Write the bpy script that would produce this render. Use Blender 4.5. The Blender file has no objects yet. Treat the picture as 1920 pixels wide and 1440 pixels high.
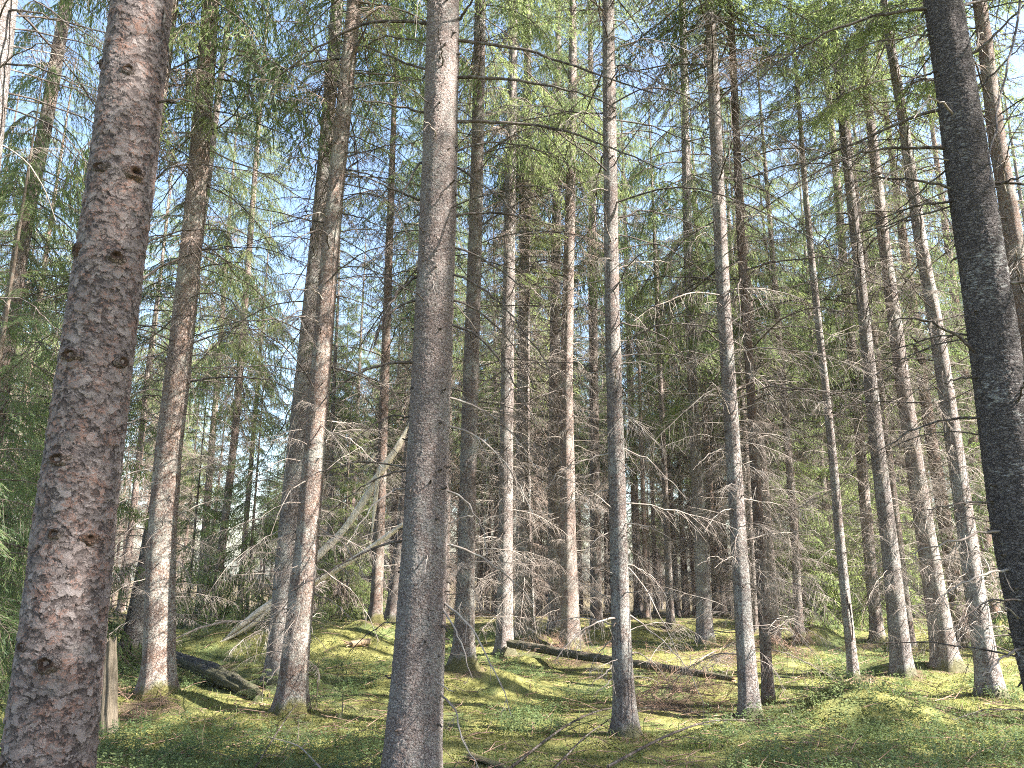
import bpy, math, random, zlib
import numpy as np
from mathutils import Matrix, Vector

random.seed(11)
RS = np.random.default_rng(11)
scene = bpy.context.scene
COL = scene.collection
PI = math.pi

# ------------------------------------------------------------------ camera numbers
F_PX = 1450.0                      # focal length in pixels of the 1920 wide photograph
PITCH = math.radians(12.86)
CAM = np.array([0.0, 0.0, 1.6])
FWD = np.array([0, math.cos(PITCH), math.sin(PITCH)])
UPV = np.array([0, -math.sin(PITCH), math.cos(PITCH)])
RGT = np.array([1.0, 0, 0])
SUN_AZ = math.radians(107)         # clockwise from the viewing direction: to the right, a little behind
SUN_EL = math.radians(41)


def ray(px, py):
    return RGT * ((px - 960) / F_PX) + UPV * ((720 - py) / F_PX) + FWD


def at_y(px, py, Y):
    d = ray(px, py)
    return CAM + d * (Y / d[1])


# ------------------------------------------------------------------ noise
def _hash(ix, iy, s):
    n = (ix.astype(np.int64) * 374761393 + iy.astype(np.int64) * 668265263 + s * 1442695041) & 0x7fffffff
    n = ((n ^ (n >> 13)) * 1274126177) & 0x7fffffff
    n = n ^ (n >> 16)
    return (n & 0xffff) / 65535.0


def vnoise(x, y, s=0):
    x = np.asarray(x, float); y = np.asarray(y, float)
    ix = np.floor(x); iy = np.floor(y)
    fx = x - ix; fy = y - iy
    fx = fx * fx * (3 - 2 * fx); fy = fy * fy * (3 - 2 * fy)
    a = _hash(ix, iy, s); b = _hash(ix + 1, iy, s); c = _hash(ix, iy + 1, s); d = _hash(ix + 1, iy + 1, s)
    return (a * (1 - fx) + b * fx) * (1 - fy) + (c * (1 - fx) + d * fx) * fy * 1.0


def fbm(x, y, s=0, o=3):
    v = 0; a = 1; t = 0
    for k in range(o):
        v = v + a * vnoise(x * 2 ** k, y * 2 ** k, s + k * 17); t += a; a *= .5
    return v / t


# ------------------------------------------------------------------ terrain
MOUNDS = []      # x, y, height, radius x, radius y


def terrain(x, y, fine=True):
    x = np.asarray(x, float); y = np.asarray(y, float)
    z = 0.16 * (fbm(x / 4.5 + 3.1, y / 4.5 + 1.7, 3, 2) - .5)
    amp = np.clip((y - 5) / 6, .25, 1.0)
    z = z + amp * 0.13 * (fbm(x / 1.25, y / 1.5, 9, 2) - .45)
    if fine:
        z = z + 0.05 * (fbm(x / .33, y / .33, 21, 3) - .5)
    for (mx, my, h, rx, ry) in MOUNDS:
        q = ((x - mx) / rx) ** 2 + ((y - my) / ry) ** 2
        z = z + h * np.exp(-q)
    far = np.clip(y - 23, 0, None)
    z = z - 0.055 * far * (1 - np.clip(far / 400, 0, .6))
    return z


def on_ground(px, py):
    d = ray(px, py)
    t = np.arange(3.0, 60, .02)
    P = CAM[None] + t[:, None] * d[None]
    g = terrain(P[:, 0], P[:, 1], False)
    k = np.nonzero(P[:, 2] < g)[0]
    return P[k[0]] if len(k) else P[-1]


def mound_px(px, py, h, rx, ry):
    d = ray(px, py); t = (CAM[2]) / -d[2]
    p = CAM + d * t
    MOUNDS.append((p[0], p[1], h, rx, ry))


# moss mounds read from the photograph (pixel of the mound's foot)
mound_px(640, 1240, .50, 1.2, .7)
mound_px(690, 1212, .50, .8, .8)
mound_px(430, 1238, .46, .9, .65)
mound_px(250, 1245, .22, .8, .7)
mound_px(660, 1275, .14, .7, .6)
mound_px(1578, 1342, .27, .32, .34)
mound_px(1620, 1360, .12, .42, .3)
mound_px(1555, 1360, .10, .25, .2)
mound_px(1690, 1362, .16, .5, .35)
mound_px(1540, 1215, .42, .55, .5)
mound_px(1290, 1192, .25, .55, .5)
mound_px(1190, 1192, .25, .7, .5)
mound_px(1380, 1230, .12, .9, .6)
mound_px(1800, 1270, .12, 1.2, .7)
mound_px(880, 1290, .10, .8, .7)
mound_px(1000, 1180, .2, .8, .8)
for _q in range(64):
    _d = RS.uniform(8.5, 21); MOUNDS.append((RS.uniform(-.68, .68) * _d, _d, RS.uniform(.05, .17) * (1 if _d > 10 else .6), RS.uniform(.22, .6), RS.uniform(.2, .5)))

# ------------------------------------------------------------------ mesh helpers


def make_mesh(name, V, F, mats, MI=None, smooth=True):
    V = np.ascontiguousarray(V, np.float32); F = np.ascontiguousarray(F, np.int32)
    me = bpy.data.meshes.new(name)
    n = F.shape[1]
    me.vertices.add(len(V)); me.vertices.foreach_set('co', V.ravel())
    me.loops.add(F.size); me.loops.foreach_set('vertex_index', F.ravel())
    me.polygons.add(len(F)); me.polygons.foreach_set('loop_start', np.arange(0, F.size, n, dtype=np.int32))
    if MI is not None:
        me.polygons.foreach_set('material_index', np.ascontiguousarray(MI, np.int32))
    me.polygons.foreach_set('use_smooth', np.full(len(F), smooth, bool))
    for m in mats:
        me.materials.append(m)
    me.update(calc_edges=True)
    me.validate()
    return me


class MB:
    def __init__(s):
        s.V = []; s.F = []; s.M = []; s.n = 0

    def add(s, V, F, m=0):
        V = np.asarray(V, float); F = np.asarray(F, int)
        s.V.append(V); s.F.append(F + s.n); s.n += len(V)
        s.M.append(np.full(len(F), m, int) if np.isscalar(m) else np.asarray(m))

    def arrays(s):
        return np.concatenate(s.V), np.concatenate(s.F), np.concatenate(s.M)

    def mesh(s, name, mats, smooth=True):
        V, F, M = s.arrays()
        return make_mesh(name, V, F, mats, M, smooth)


def link(name, me, parent=None):
    o = bpy.data.objects.new(name, me); COL.objects.link(o)
    if parent is not None:
        o.parent = parent
    return o


def tag(o, label=None, cat=None, group=None, kind=None):
    if label: o['label'] = label
    if cat: o['category'] = cat
    if group: o['group'] = group
    if kind: o['kind'] = kind
    return o


def thing(name, label, cat, loc, group=None):
    o = bpy.data.objects.new(name, None); COL.objects.link(o)
    o.location = loc; o.empty_display_size = .2
    return tag(o, label, cat, group)


def norm(v):
    return v / (np.linalg.norm(v) + 1e-12)


def tube(P, R, sides=3):
    P = np.asarray(P, float); n = len(P)
    R = np.broadcast_to(np.asarray(R, float), (n,))
    T = np.gradient(P, axis=0); T /= (np.linalg.norm(T, axis=1)[:, None] + 1e-12)
    ref = np.array([0, 0, 1.0]) if abs(T[:, 2]).mean() < .75 else np.array([0, 1.0, 0])
    A = np.cross(T, ref); A /= (np.linalg.norm(A, axis=1)[:, None] + 1e-12)
    B = np.cross(T, A)
    a = np.arange(sides) * 2 * PI / sides
    V = P[:, None, :] + R[:, None, None] * (np.cos(a)[None, :, None] * A[:, None, :] + np.sin(a)[None, :, None] * B[:, None, :])
    V = V.reshape(-1, 3)
    i = np.arange(n - 1)[:, None] * sides; j = np.arange(sides)[None, :]; k = (j + 1) % sides
    a0 = (i + j).ravel(); a1 = (i + k).ravel(); b0 = a0 + sides; b1 = a1 + sides
    Fq = np.concatenate([np.stack([a0, b0, a1], 1), np.stack([a1, b0, b1], 1)])
    caps = []
    if R[-1] > .004 or R[0] > .004:
        for base, flip in ((0, True), ((n - 1) * sides, False)):
            for q in range(1, sides - 1):
                t = (base, base + q, base + q + 1)
                caps.append(t if not flip else t[::-1])
    if caps:
        Fq = np.concatenate([Fq, np.array(caps)])
    return V, Fq


def xf(V, M):
    M = np.array(M)
    return V @ M[:3, :3].T + M[:3, 3]


# ------------------------------------------------------------------ materials
class NT:
    def __init__(s, name):
        s.m = bpy.data.materials.new(name); s.m.use_nodes = True
        s.t = s.m.node_tree; s.t.nodes.clear()
        s.out = s.t.nodes.new('ShaderNodeOutputMaterial')

    def n(s, typ, **kw):
        x = s.t.nodes.new(typ)
        for k, v in kw.items():
            if k.startswith('i_'):
                x.inputs[k[2:].replace('_', ' ')].default_value = v
            else:
                setattr(x, k, v)
        return x

    def l(s, a, b):
        s.t.links.new(a, b)

    def math(s, op, a, b=None, clamp=False):
        x = s.n('ShaderNodeMath', operation=op); x.use_clamp = clamp
        for q, v in ((0, a), (1, b)):
            if v is None: continue
            if isinstance(v, (int, float)): x.inputs[q].default_value = v
            else: s.l(v, x.inputs[q])
        return x.outputs[0]

    def mix(s, fac, a, b, blend='MIX'):
        x = s.n('ShaderNodeMix', data_type='RGBA', blend_type=blend)
        for q, v in ((0, fac), (6, a), (7, b)):
            if isinstance(v, (int, float)): x.inputs[q].default_value = v
            elif isinstance(v, tuple): x.inputs[q].default_value = v if len(v) == 4 else (*v, 1)
            else: s.l(v, x.inputs[q])
        return x.outputs[2]

    def ramp(s, fac, stops):
        x = s.n('ShaderNodeValToRGB')
        e = x.color_ramp.elements
        while len(e) < len(stops): e.new(.5)
        for el, (p, c) in zip(e, stops):
            el.position = p
            el.color = (c, c, c, 1) if isinstance(c, (int, float)) else (*c, 1)
        s.l(fac, x.inputs[0])
        return x.outputs[0]

    def noise(s, vec, scale, detail=3, rough=.55):
        x = s.n('ShaderNodeTexNoise', i_Scale=scale, i_Detail=detail, i_Roughness=rough)
        if vec is not None: s.l(vec, x.inputs['Vector'])
        return x

    def principled(s, color, rough=.9, spec=.15):
        p = s.n('ShaderNodeBsdfPrincipled')
        if isinstance(color, tuple): p.inputs['Base Color'].default_value = (*color, 1)
        else: s.l(color, p.inputs['Base Color'])
        p.inputs['Roughness'].default_value = rough
        p.inputs['Specular IOR Level'].default_value = spec
        return p

    def finish(s, sh):
        s.l(sh, s.out.inputs['Surface'])
        return s.m


def bark(name, cell, zs, depth, c_lo, c_mid, c_hi, crack, lichen, lich_amt, true_disp=False, fine=1.0, fleck=None, red=(.20, .10, .065), red_amt=.3):
    m = NT(name)
    tc = m.n('ShaderNodeTexCoord')
    mp = m.n('ShaderNodeMapping'); mp.inputs['Scale'].default_value = (1, 1, zs)
    m.l(tc.outputs['Object'], mp.inputs['Vector'])
    nz = m.noise(mp.outputs[0], cell * .55, 3)
    sub = m.n('ShaderNodeVectorMath', operation='SUBTRACT'); m.l(nz.outputs['Color'], sub.inputs[0]); sub.inputs[1].default_value = (.5, .5, .5)
    scl = m.n('ShaderNodeVectorMath', operation='SCALE'); m.l(sub.outputs[0], scl.inputs[0]); scl.inputs['Scale'].default_value = 1.1 / cell
    add = m.n('ShaderNodeVectorMath', operation='ADD'); m.l(mp.outputs[0], add.inputs[0]); m.l(scl.outputs[0], add.inputs[1])
    P = add.outputs[0]
    ve = m.n('ShaderNodeTexVoronoi', feature='DISTANCE_TO_EDGE', i_Scale=cell); m.l(P, ve.inputs['Vector'])
    vc = m.n('ShaderNodeTexVoronoi', feature='F1', i_Scale=cell); m.l(P, vc.inputs['Vector'])
    ve2 = m.n('ShaderNodeTexVoronoi', feature='DISTANCE_TO_EDGE', i_Scale=cell * 2.3); m.l(P, ve2.inputs['Vector'])
    vc2 = m.n('ShaderNodeTexVoronoi', feature='F1', i_Scale=cell * 2.3); m.l(P, vc2.inputs['Vector'])
    e1 = m.ramp(ve.outputs['Distance'], [(0, 0.0), (.10, .85), (.3, 1.0)])
    e2 = m.ramp(ve2.outputs['Distance'], [(0, 0.0), (.12, .8), (.3, 1.0)])
    sepc = m.n('ShaderNodeSeparateColor'); m.l(vc.outputs['Color'], sepc.inputs[0])
    sepc2 = m.n('ShaderNodeSeparateColor'); m.l(vc2.outputs['Color'], sepc2.inputs[0])
    # plates lift at their lower edge
    d1 = m.n('ShaderNodeVectorMath', operation='SUBTRACT'); m.l(vc.outputs['Position'], d1.inputs[0]); m.l(P, d1.inputs[1])
    sx = m.n('ShaderNodeSeparateXYZ'); m.l(d1.outputs[0], sx.inputs[0])
    lift = m.math('MULTIPLY', sx.outputs[2], cell * .55)
    big = m.noise(mp.outputs[0], cell * .22, 3)
    fin = m.noise(mp.outputs[0], cell * 7, 4, .65)
    h = m.math('MULTIPLY', e1, .42)
    h = m.math('ADD', h, m.math('MULTIPLY', sepc.outputs[0], .35))
    h = m.math('ADD', h, m.math('MULTIPLY', e2, .22))
    h = m.math('ADD', h, m.math('MULTIPLY', sepc2.outputs[1], .22))
    h = m.math('ADD', h, lift)
    h = m.math('ADD', h, m.math('MULTIPLY', big.outputs['Fac'], .5))
    h = m.math('ADD', h, m.math('MULTIPLY', fin.outputs['Fac'], .22 * fine))
    # colours
    mixv = m.math('ADD', m.math('MULTIPLY', sepc.outputs[1], .5), m.math('MULTIPLY', sepc2.outputs[0], .35))
    mixv = m.math('ADD', mixv, m.math('MULTIPLY', m.math('SUBTRACT', fin.outputs['Fac'], .5), .6))
    c = m.ramp(mixv, [(.05, c_lo), (.42, c_mid), (.8, c_hi)])
    rn = m.noise(mp.outputs[0], cell * .30, 2)
    rf = m.ramp(m.math('MULTIPLY', rn.outputs['Fac'], m.math('ADD', sepc2.outputs[2], .45)), [(.45, 0.0), (.62, 1.0)])
    c = m.mix(m.math('MULTIPLY', rf, red_amt), c, red)
    ck = m.math('MULTIPLY', m.math('SUBTRACT', 1.0, e1), .85)
    ck2 = m.math('MULTIPLY', m.math('SUBTRACT', 1.0, e2), .45)
    c = m.mix(m.math('MAXIMUM', ck, ck2), c, crack)
    ln = m.noise(tc.outputs['Object'], 3.2, 5, .65)
    ln2 = m.noise(tc.outputs['Object'], 42, 3, .6)
    lf = m.math('ADD', m.math('MULTIPLY', ln.outputs['Fac'], .6), m.math('MULTIPLY', ln2.outputs['Fac'], .45))
    # more lichen and algae towards the foot of the trunk
    so = m.n('ShaderNodeSeparateXYZ'); m.l(tc.outputs['Object'], so.inputs[0])
    foot = m.ramp(m.math('MULTIPLY', so.outputs[2], .25), [(0, 1.0), (.45, .35), (1.0, 0.0)])
    lf = m.math('ADD', lf, m.math('MULTIPLY', foot, .045))
    lf = m.ramp(lf, [(.52, 0.0), (.64, 1.0)])
    if fleck:
        mq = m.n('ShaderNodeMapping'); mq.inputs['Scale'].default_value = (1, 1, 2.6); m.l(tc.outputs['Object'], mq.inputs['Vector'])
        fq = m.noise(mq.outputs[0], fleck, 3, .6); fb = m.noise(tc.outputs['Object'], 2.2, 4, .6)
        side = m.ramp(m.math('ADD', m.math('MULTIPLY', so.outputs[0], 2.2), .5), [(.15, 0.0), (.95, .15)])
        lf = m.math('ADD', m.math('ADD', m.math('MULTIPLY', fq.outputs['Fac'], .55), m.math('MULTIPLY', fb.outputs['Fac'], .45)), side)
        lf = m.ramp(lf, [(.56, 0.0), (.64, 1.0)])
    c = m.mix(m.math('MULTIPLY', lf, lich_amt), c, lichen)
    mf = m.math('SUBTRACT', m.math('MULTIPLY', ln.outputs['Fac'], 1.1), m.math('MULTIPLY', so.outputs[2], 1.6))
    c = m.mix(m.ramp(mf, [(.34, 0.0), (.52, .85)]), c, m.mix(ln2.outputs['Fac'], (.055, .055, .018), (.14, .125, .045)))
    oi = m.n('ShaderNodeObjectInfo')
    hs = m.n('ShaderNodeHueSaturation'); m.l(c, hs.inputs['Color'])
    m.l(m.math('ADD', m.math('MULTIPLY', oi.outputs['Random'], .5), .76), hs.inputs['Value'])
    r2 = m.math('FRACT', m.math('MULTIPLY', oi.outputs['Random'], 17.3))
    m.l(m.math('ADD', m.math('MULTIPLY', r2, .7), .7), hs.inputs['Saturation'])
    p = m.principled(hs.outputs[0], .88, .2)
    if true_disp:
        dn = m.n('ShaderNodeDisplacement'); dn.inputs['Midlevel'].default_value = .8; dn.inputs['Scale'].default_value = depth
        m.l(h, dn.inputs['Height']); m.l(dn.outputs[0], m.out.inputs['Displacement'])
        m.m.displacement_method = 'BOTH'
    else:
        b = m.n('ShaderNodeBump'); b.inputs['Strength'].default_value = 1.0; b.inputs['Distance'].default_value = depth
        m.l(h, b.inputs['Height']); m.l(b.outputs[0], p.inputs['Normal'])
    return m.finish(p.outputs[0])


def flaky_bark(name):
    """overlapping irregular plates whose lower edges curl away, fine crumbs between them"""
    m = NT(name)
    tc = m.n('ShaderNodeTexCoord'); O = tc.outputs['Object']

    def warp(vec, sc, amt):
        nz = m.noise(vec, sc, 4, .6)
        a = m.n('ShaderNodeVectorMath', operation='SUBTRACT'); m.l(nz.outputs['Color'], a.inputs[0]); a.inputs[1].default_value = (.5, .5, .5)
        b = m.n('ShaderNodeVectorMath', operation='SCALE'); m.l(a.outputs[0], b.inputs[0]); b.inputs['Scale'].default_value = amt
        c = m.n('ShaderNodeVectorMath', operation='ADD'); m.l(vec, c.inputs[0]); m.l(b.outputs[0], c.inputs[1])
        return c.outputs[0]
    W = warp(warp(O, 9, .09), 46, .030)
    hs = []; rnd = []
    for q, (sc, zs, amp) in enumerate(((27, .8, 1.0), (50, 1.1, .8), (105, 1.0, .45))):
        mp = m.n('ShaderNodeMapping'); mp.inputs['Scale'].default_value = (1, 1, zs); mp.inputs['Location'].default_value = (3.1 * q, 1.7 * q, .9 * q)
        m.l(W, mp.inputs[0])
        v = m.n('ShaderNodeTexVoronoi', feature='F1', i_Scale=sc); m.l(mp.outputs[0], v.inputs['Vector'])
        d = m.n('ShaderNodeVectorMath', operation='SUBTRACT'); m.l(v.outputs['Position'], d.inputs[0]); m.l(mp.outputs[0], d.inputs[1])
        dx = m.n('ShaderNodeSeparateXYZ'); m.l(d.outputs[0], dx.inputs[0])
        cc = m.n('ShaderNodeSeparateColor'); m.l(v.outputs['Color'], cc.inputs[0])
        tilt = m.math('MULTIPLY', m.math('ADD', dx.outputs[2], m.math('MULTIPLY', dx.outputs[0], m.math('SUBTRACT', cc.outputs[2], .5))), sc * .75)
        hs.append(m.math('MULTIPLY', m.math('ADD', tilt, m.math('MULTIPLY', cc.outputs[0], 1.0)), amp)); rnd.append(cc)
    # the plate that stands highest covers the others
    top = m.math('MAXIMUM', hs[0], hs[1]); h = m.math('ADD', top, m.math('MULTIPLY', hs[2], .55))
    fin = m.noise(O, 150, 4, .65); big = m.noise(O, 7, 3)
    h = m.math('ADD', h, m.math('MULTIPLY', fin.outputs['Fac'], .45))
    h = m.math('ADD', h, m.math('MULTIPLY', big.outputs['Fac'], .7))
    sel = m.math('GREATER_THAN', hs[0], hs[1])
    pick = m.math('ADD', m.math('MULTIPLY', sel, rnd[0].outputs[1]), m.math('MULTIPLY', m.math('SUBTRACT', 1.0, sel), rnd[1].outputs[1]))
    mixv = m.math('ADD', m.math('MULTIPLY', pick, .55), m.math('MULTIPLY', fin.outputs['Fac'], .5))
    c = m.ramp(mixv, [(.2, (.100, .079, .072)), (.5, (.145, .117, .107)), (.8, (.20, .168, .155))])
    redn = m.noise(O, 11, 4, .65)
    rf = m.ramp(m.math('ADD', m.math('MULTIPLY', redn.outputs['Fac'], .8), m.math('MULTIPLY', rnd[2].outputs[0], .25)), [(.55, 0.0), (.68, .7)])
    c = m.mix(rf, c, (.19, .098, .068))
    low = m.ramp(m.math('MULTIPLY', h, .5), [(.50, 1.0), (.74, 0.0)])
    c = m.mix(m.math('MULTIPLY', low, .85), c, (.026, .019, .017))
    ln = m.noise(O, 5, 5, .7)
    c = m.mix(m.ramp(ln.outputs['Fac'], [(.58, 0.0), (.74, .35)]), c, (.25, .245, .23))
    p = m.principled(c, .85, .25)
    dn = m.n('ShaderNodeDisplacement'); dn.inputs['Midlevel'].default_value = 1.7; dn.inputs['Scale'].default_value = .0085
    m.l(h, dn.inputs['Height']); m.l(dn.outputs[0], m.out.inputs['Displacement'])
    m.m.displacement_method = 'BOTH'
    return m.finish(p.outputs[0])


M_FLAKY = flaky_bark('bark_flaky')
M_SCALY = bark('bark_scaly', 50, 1.15, .0095, (.12, .098, .088), (.205, .170, .154), (.31, .27, .245), (.040, .030, .026), (.27, .275, .25), .38, True, red_amt=.25)
M_LICHEN = bark('bark_lichen', 40, 1.5, .009, (.052, .040, .037), (.105, .083, .075), (.18, .15, .135), (.016, .012, .011), (.34, .33, .30), .7, True, fleck=22, red_amt=.1)
M_MID = bark('bark_mid', 48, .7, .010, (.115, .093, .084), (.205, .172, .156), (.33, .29, .265), (.055, .040, .033), (.37, .37, .33), .65, red=(.24, .14, .09), red_amt=.35)
M_THIN = bark('bark_thin', 55, .7, .008, (.098, .074, .064), (.178, .142, .126), (.29, .245, .22), (.05, .037, .03), (.34, .34, .30), .5, red=(.24, .13, .08), red_amt=.45)


def wood_mat(name, lo, hi, lichen, la, scale=7):
    m = NT(name)
    g = m.n('ShaderNodeNewGeometry')
    n1 = m.noise(g.outputs['Position'], scale, 3)
    n2 = m.noise(g.outputs['Position'], scale * 6, 2)
    c = m.ramp(n1.outputs['Fac'], [(.33, lo), (.66, hi)])
    f = m.ramp(n2.outputs['Fac'], [(.52, 0.0), (.66, 1.0)])
    c = m.mix(m.math('MULTIPLY', f, la), c, lichen)
    return m.finish(m.principled(c, .9, .15).outputs[0])


M_DEAD = wood_mat('dead_wood', (.115, .090, .076), (.32, .27, .23), (.40, .40, .35), .35, 3)
M_DARK = wood_mat('dark_and_shaded_dead_wood', (.032, .025, .022), (.09, .07, .058), (.30, .30, .27), .35, 5)  # dark brown boughs, and upper branches whose colour stands in for crown shade
M_BROWN = wood_mat('brown_twigs', (.14, .085, .06), (.34, .225, .16), (.36, .33, .28), .15, 4)
M_FARDEAD = wood_mat('far_dead_twigs', (.095, .070, .058), (.28, .215, .175), (.33, .32, .28), .25, 3)
M_BOUGH = wood_mat('bough_wood', (.07, .052, .04), (.17, .13, .10), (.33, .34, .28), .3, 6)


def needle_mat(name, c0, c1, c2, tr):
    m = NT(name)
    g = m.n('ShaderNodeNewGeometry'); oi = m.n('ShaderNodeObjectInfo')
    n1 = m.noise(g.outputs['Position'], 1.3, 3)
    n2 = m.noise(g.outputs['Position'], 9, 2)
    v = m.math('ADD', m.math('MULTIPLY', n1.outputs['Fac'], .75), m.math('MULTIPLY', n2.outputs['Fac'], .45))
    v = m.math('ADD', v, m.math('MULTIPLY', m.math('SUBTRACT', oi.outputs['Random'], .5), .2))
    c = m.ramp(v, [(.42, c0), (.6, c1), (.78, c2)])
    d = m.principled(c, .6, .3)
    t = m.n('ShaderNodeBsdfTranslucent'); m.l(m.mix(.5, c, tr), t.inputs['Color'])
    x = m.n('ShaderNodeMixShader'); x.inputs[0].default_value = .52
    m.l(d.outputs[0], x.inputs[1]); m.l(t.outputs[0], x.inputs[2])
    return m.finish(x.outputs[0])


M_NEEDLE = needle_mat('spruce_needles', (.068, .108, .056), (.14, .195, .072), (.28, .32, .115), (.33, .42, .13))
M_GRASS = needle_mat('grass_blades', (.06, .10, .035), (.12, .16, .05), (.24, .25, .10), (.20, .30, .07))
M_BILB = needle_mat('bilberry_leaves', (.06, .10, .045), (.115, .165, .068), (.20, .24, .10), (.20, .27, .09))
M_MOSSTUFT = needle_mat('moss_tufts', (.13, .105, .05), (.21, .205, .07), (.34, .325, .13), (.22, .26, .06))

# ------------------------------------------------------------------ branch prototypes


def curve_branch(rs, L, rise, droop, n=9, wob=.05):
    t = np.linspace(0, 1, n)
    P = np.zeros((n, 3))
    P[:, 0] = L * t * (1 - .06 * t)
    P[:, 2] = L * (rise * t - droop * t * t)
    w = np.cumsum(rs.normal(0, wob, n)) * L / n ** .5 * .5
    P[:, 1] = w - w[0]
    P[:, 2] += np.concatenate([[0], rs.normal(0, wob * .12 * L, n - 1)])
    return t, P


def along(P, t, u):
    return np.array([np.interp(u, t, P[:, k]) for k in range(3)])


def add_twigs(mb, rs, P, t, L, cnt, tmin, lmul, down, rad, mat, sub=1):
    for q in range(cnt):
        u = tmin + (1 - tmin) * (q + rs.random()) / cnt
        b = along(P, t, u)
        f = norm(along(P, t, min(1, u + .05)) - along(P, t, u - .05))
        s = np.cross(f, [0, 0, 1.0]); s = norm(s) * (1 if q % 2 else -1)
        l = L * lmul * rs.uniform(.35, 1.0) * (1.15 - .75 * u)
        d = norm(f * rs.uniform(.35, .9) + s * rs.uniform(.5, 1.0) + np.array([0, 0, -1.0]) * rs.uniform(*down))
        m = 5
        tt = np.linspace(0, 1, m)[:, None]
        Q = b + d * l * tt + np.array([0, 0, -1.0]) * l * rs.uniform(.0, .45) * tt ** 2 + rs.normal(0, .02 * l, (m, 3)) * tt
        mb.add(*tube(Q, np.linspace(rad, rad * .45, m), 3), mat)
        for w in range(sub if rs.random() < .75 else 0):
            k = rs.integers(1, 4)
            d2 = norm((Q[k + 1] - Q[k]) + rs.normal(0, .6, 3) * l * .25)
            l2 = l * rs.uniform(.25, .6)
            R = Q[k] + d2 * l2 * np.linspace(0, 1, 3)[:, None] + np.array([0, 0, -.2 * l2]) * np.linspace(0, 1, 3)[:, None] ** 2
            mb.add(*tube(R, np.linspace(rad * .7, rad * .4, 3), 3), mat)


def dead_branch_mb(rs, L=1.5, r0=.010, twigs=14, rise=.1, droop=.35, sub=1, lmul=.3, mb=None, mat=0, down=(.1, .8), tmin=.18, wobble=.05, snap=1.0):
    mb = mb or MB()
    t, P = curve_branch(rs, L * snap, rise, droop, 10, wobble)
    mb.add(*tube(P, r0 * (1 - .8 * snap * t), 4), mat)
    if twigs:
        add_twigs(mb, rs, P, t, L * (.5 + .5 * snap), twigs, tmin, lmul, down, r0 * .34, mat, sub)
    return mb


DEAD = []          # meshes about 1.5 m long
DEAD_ARR = []
for k in range(22):
    rs = np.random.default_rng(100 + k)
    mb = dead_branch_mb(rs, 1.5, rs.uniform(.006, .009), 24 + k % 9, rs.uniform(-.2, .35), rs.uniform(-.05, .55), 2, rs.uniform(.22, .40), wobble=rs.uniform(.03, .085), snap=rs.uniform(.55, 1.0))
    DEAD_ARR.append(mb.arrays()); DEAD.append(mb.mesh('dead_branch', [M_DEAD]))
FAR_ARR = []
for k in range(10):
    rs = np.random.default_rng(130 + k)
    FAR_ARR.append(dead_branch_mb(rs, 1.5, .0135, 18 + k % 6, rs.uniform(-.05, .3), rs.uniform(.3, .8), 2, .34).arrays())
DARK = []
for k in range(14):
    rs = np.random.default_rng(150 + k)
    DARK.append(dead_branch_mb(rs, 1.6, .009, 17 + k % 6, rs.uniform(.05, .5), rs.uniform(.25, .75), 2, .24).mesh('dead_branch', [M_DARK]))
SNAG = []          # short bare arched stubs
for k in range(16):
    rs = np.random.default_rng(200 + k)
    SNAG.append(dead_branch_mb(rs, .85, rs.uniform(.005, .008), rs.integers(2, 11), rs.uniform(-.2, .5), rs.uniform(.1, 1.1), 1, .35, wobble=.09, snap=rs.uniform(.4, 1)).mesh('dead_branch', [M_DEAD]))


def rhomb(B, D, W):
    n = len(B)
    V = np.stack([B, B + .45 * D + W, B + D, B + .45 * D - W], 1).reshape(-1, 3)
    i = np.arange(n) * 4
    F = np.concatenate([np.stack([i, i + 1, i + 2], 1), np.stack([i, i + 2, i + 3], 1)])
    return V, F


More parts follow.
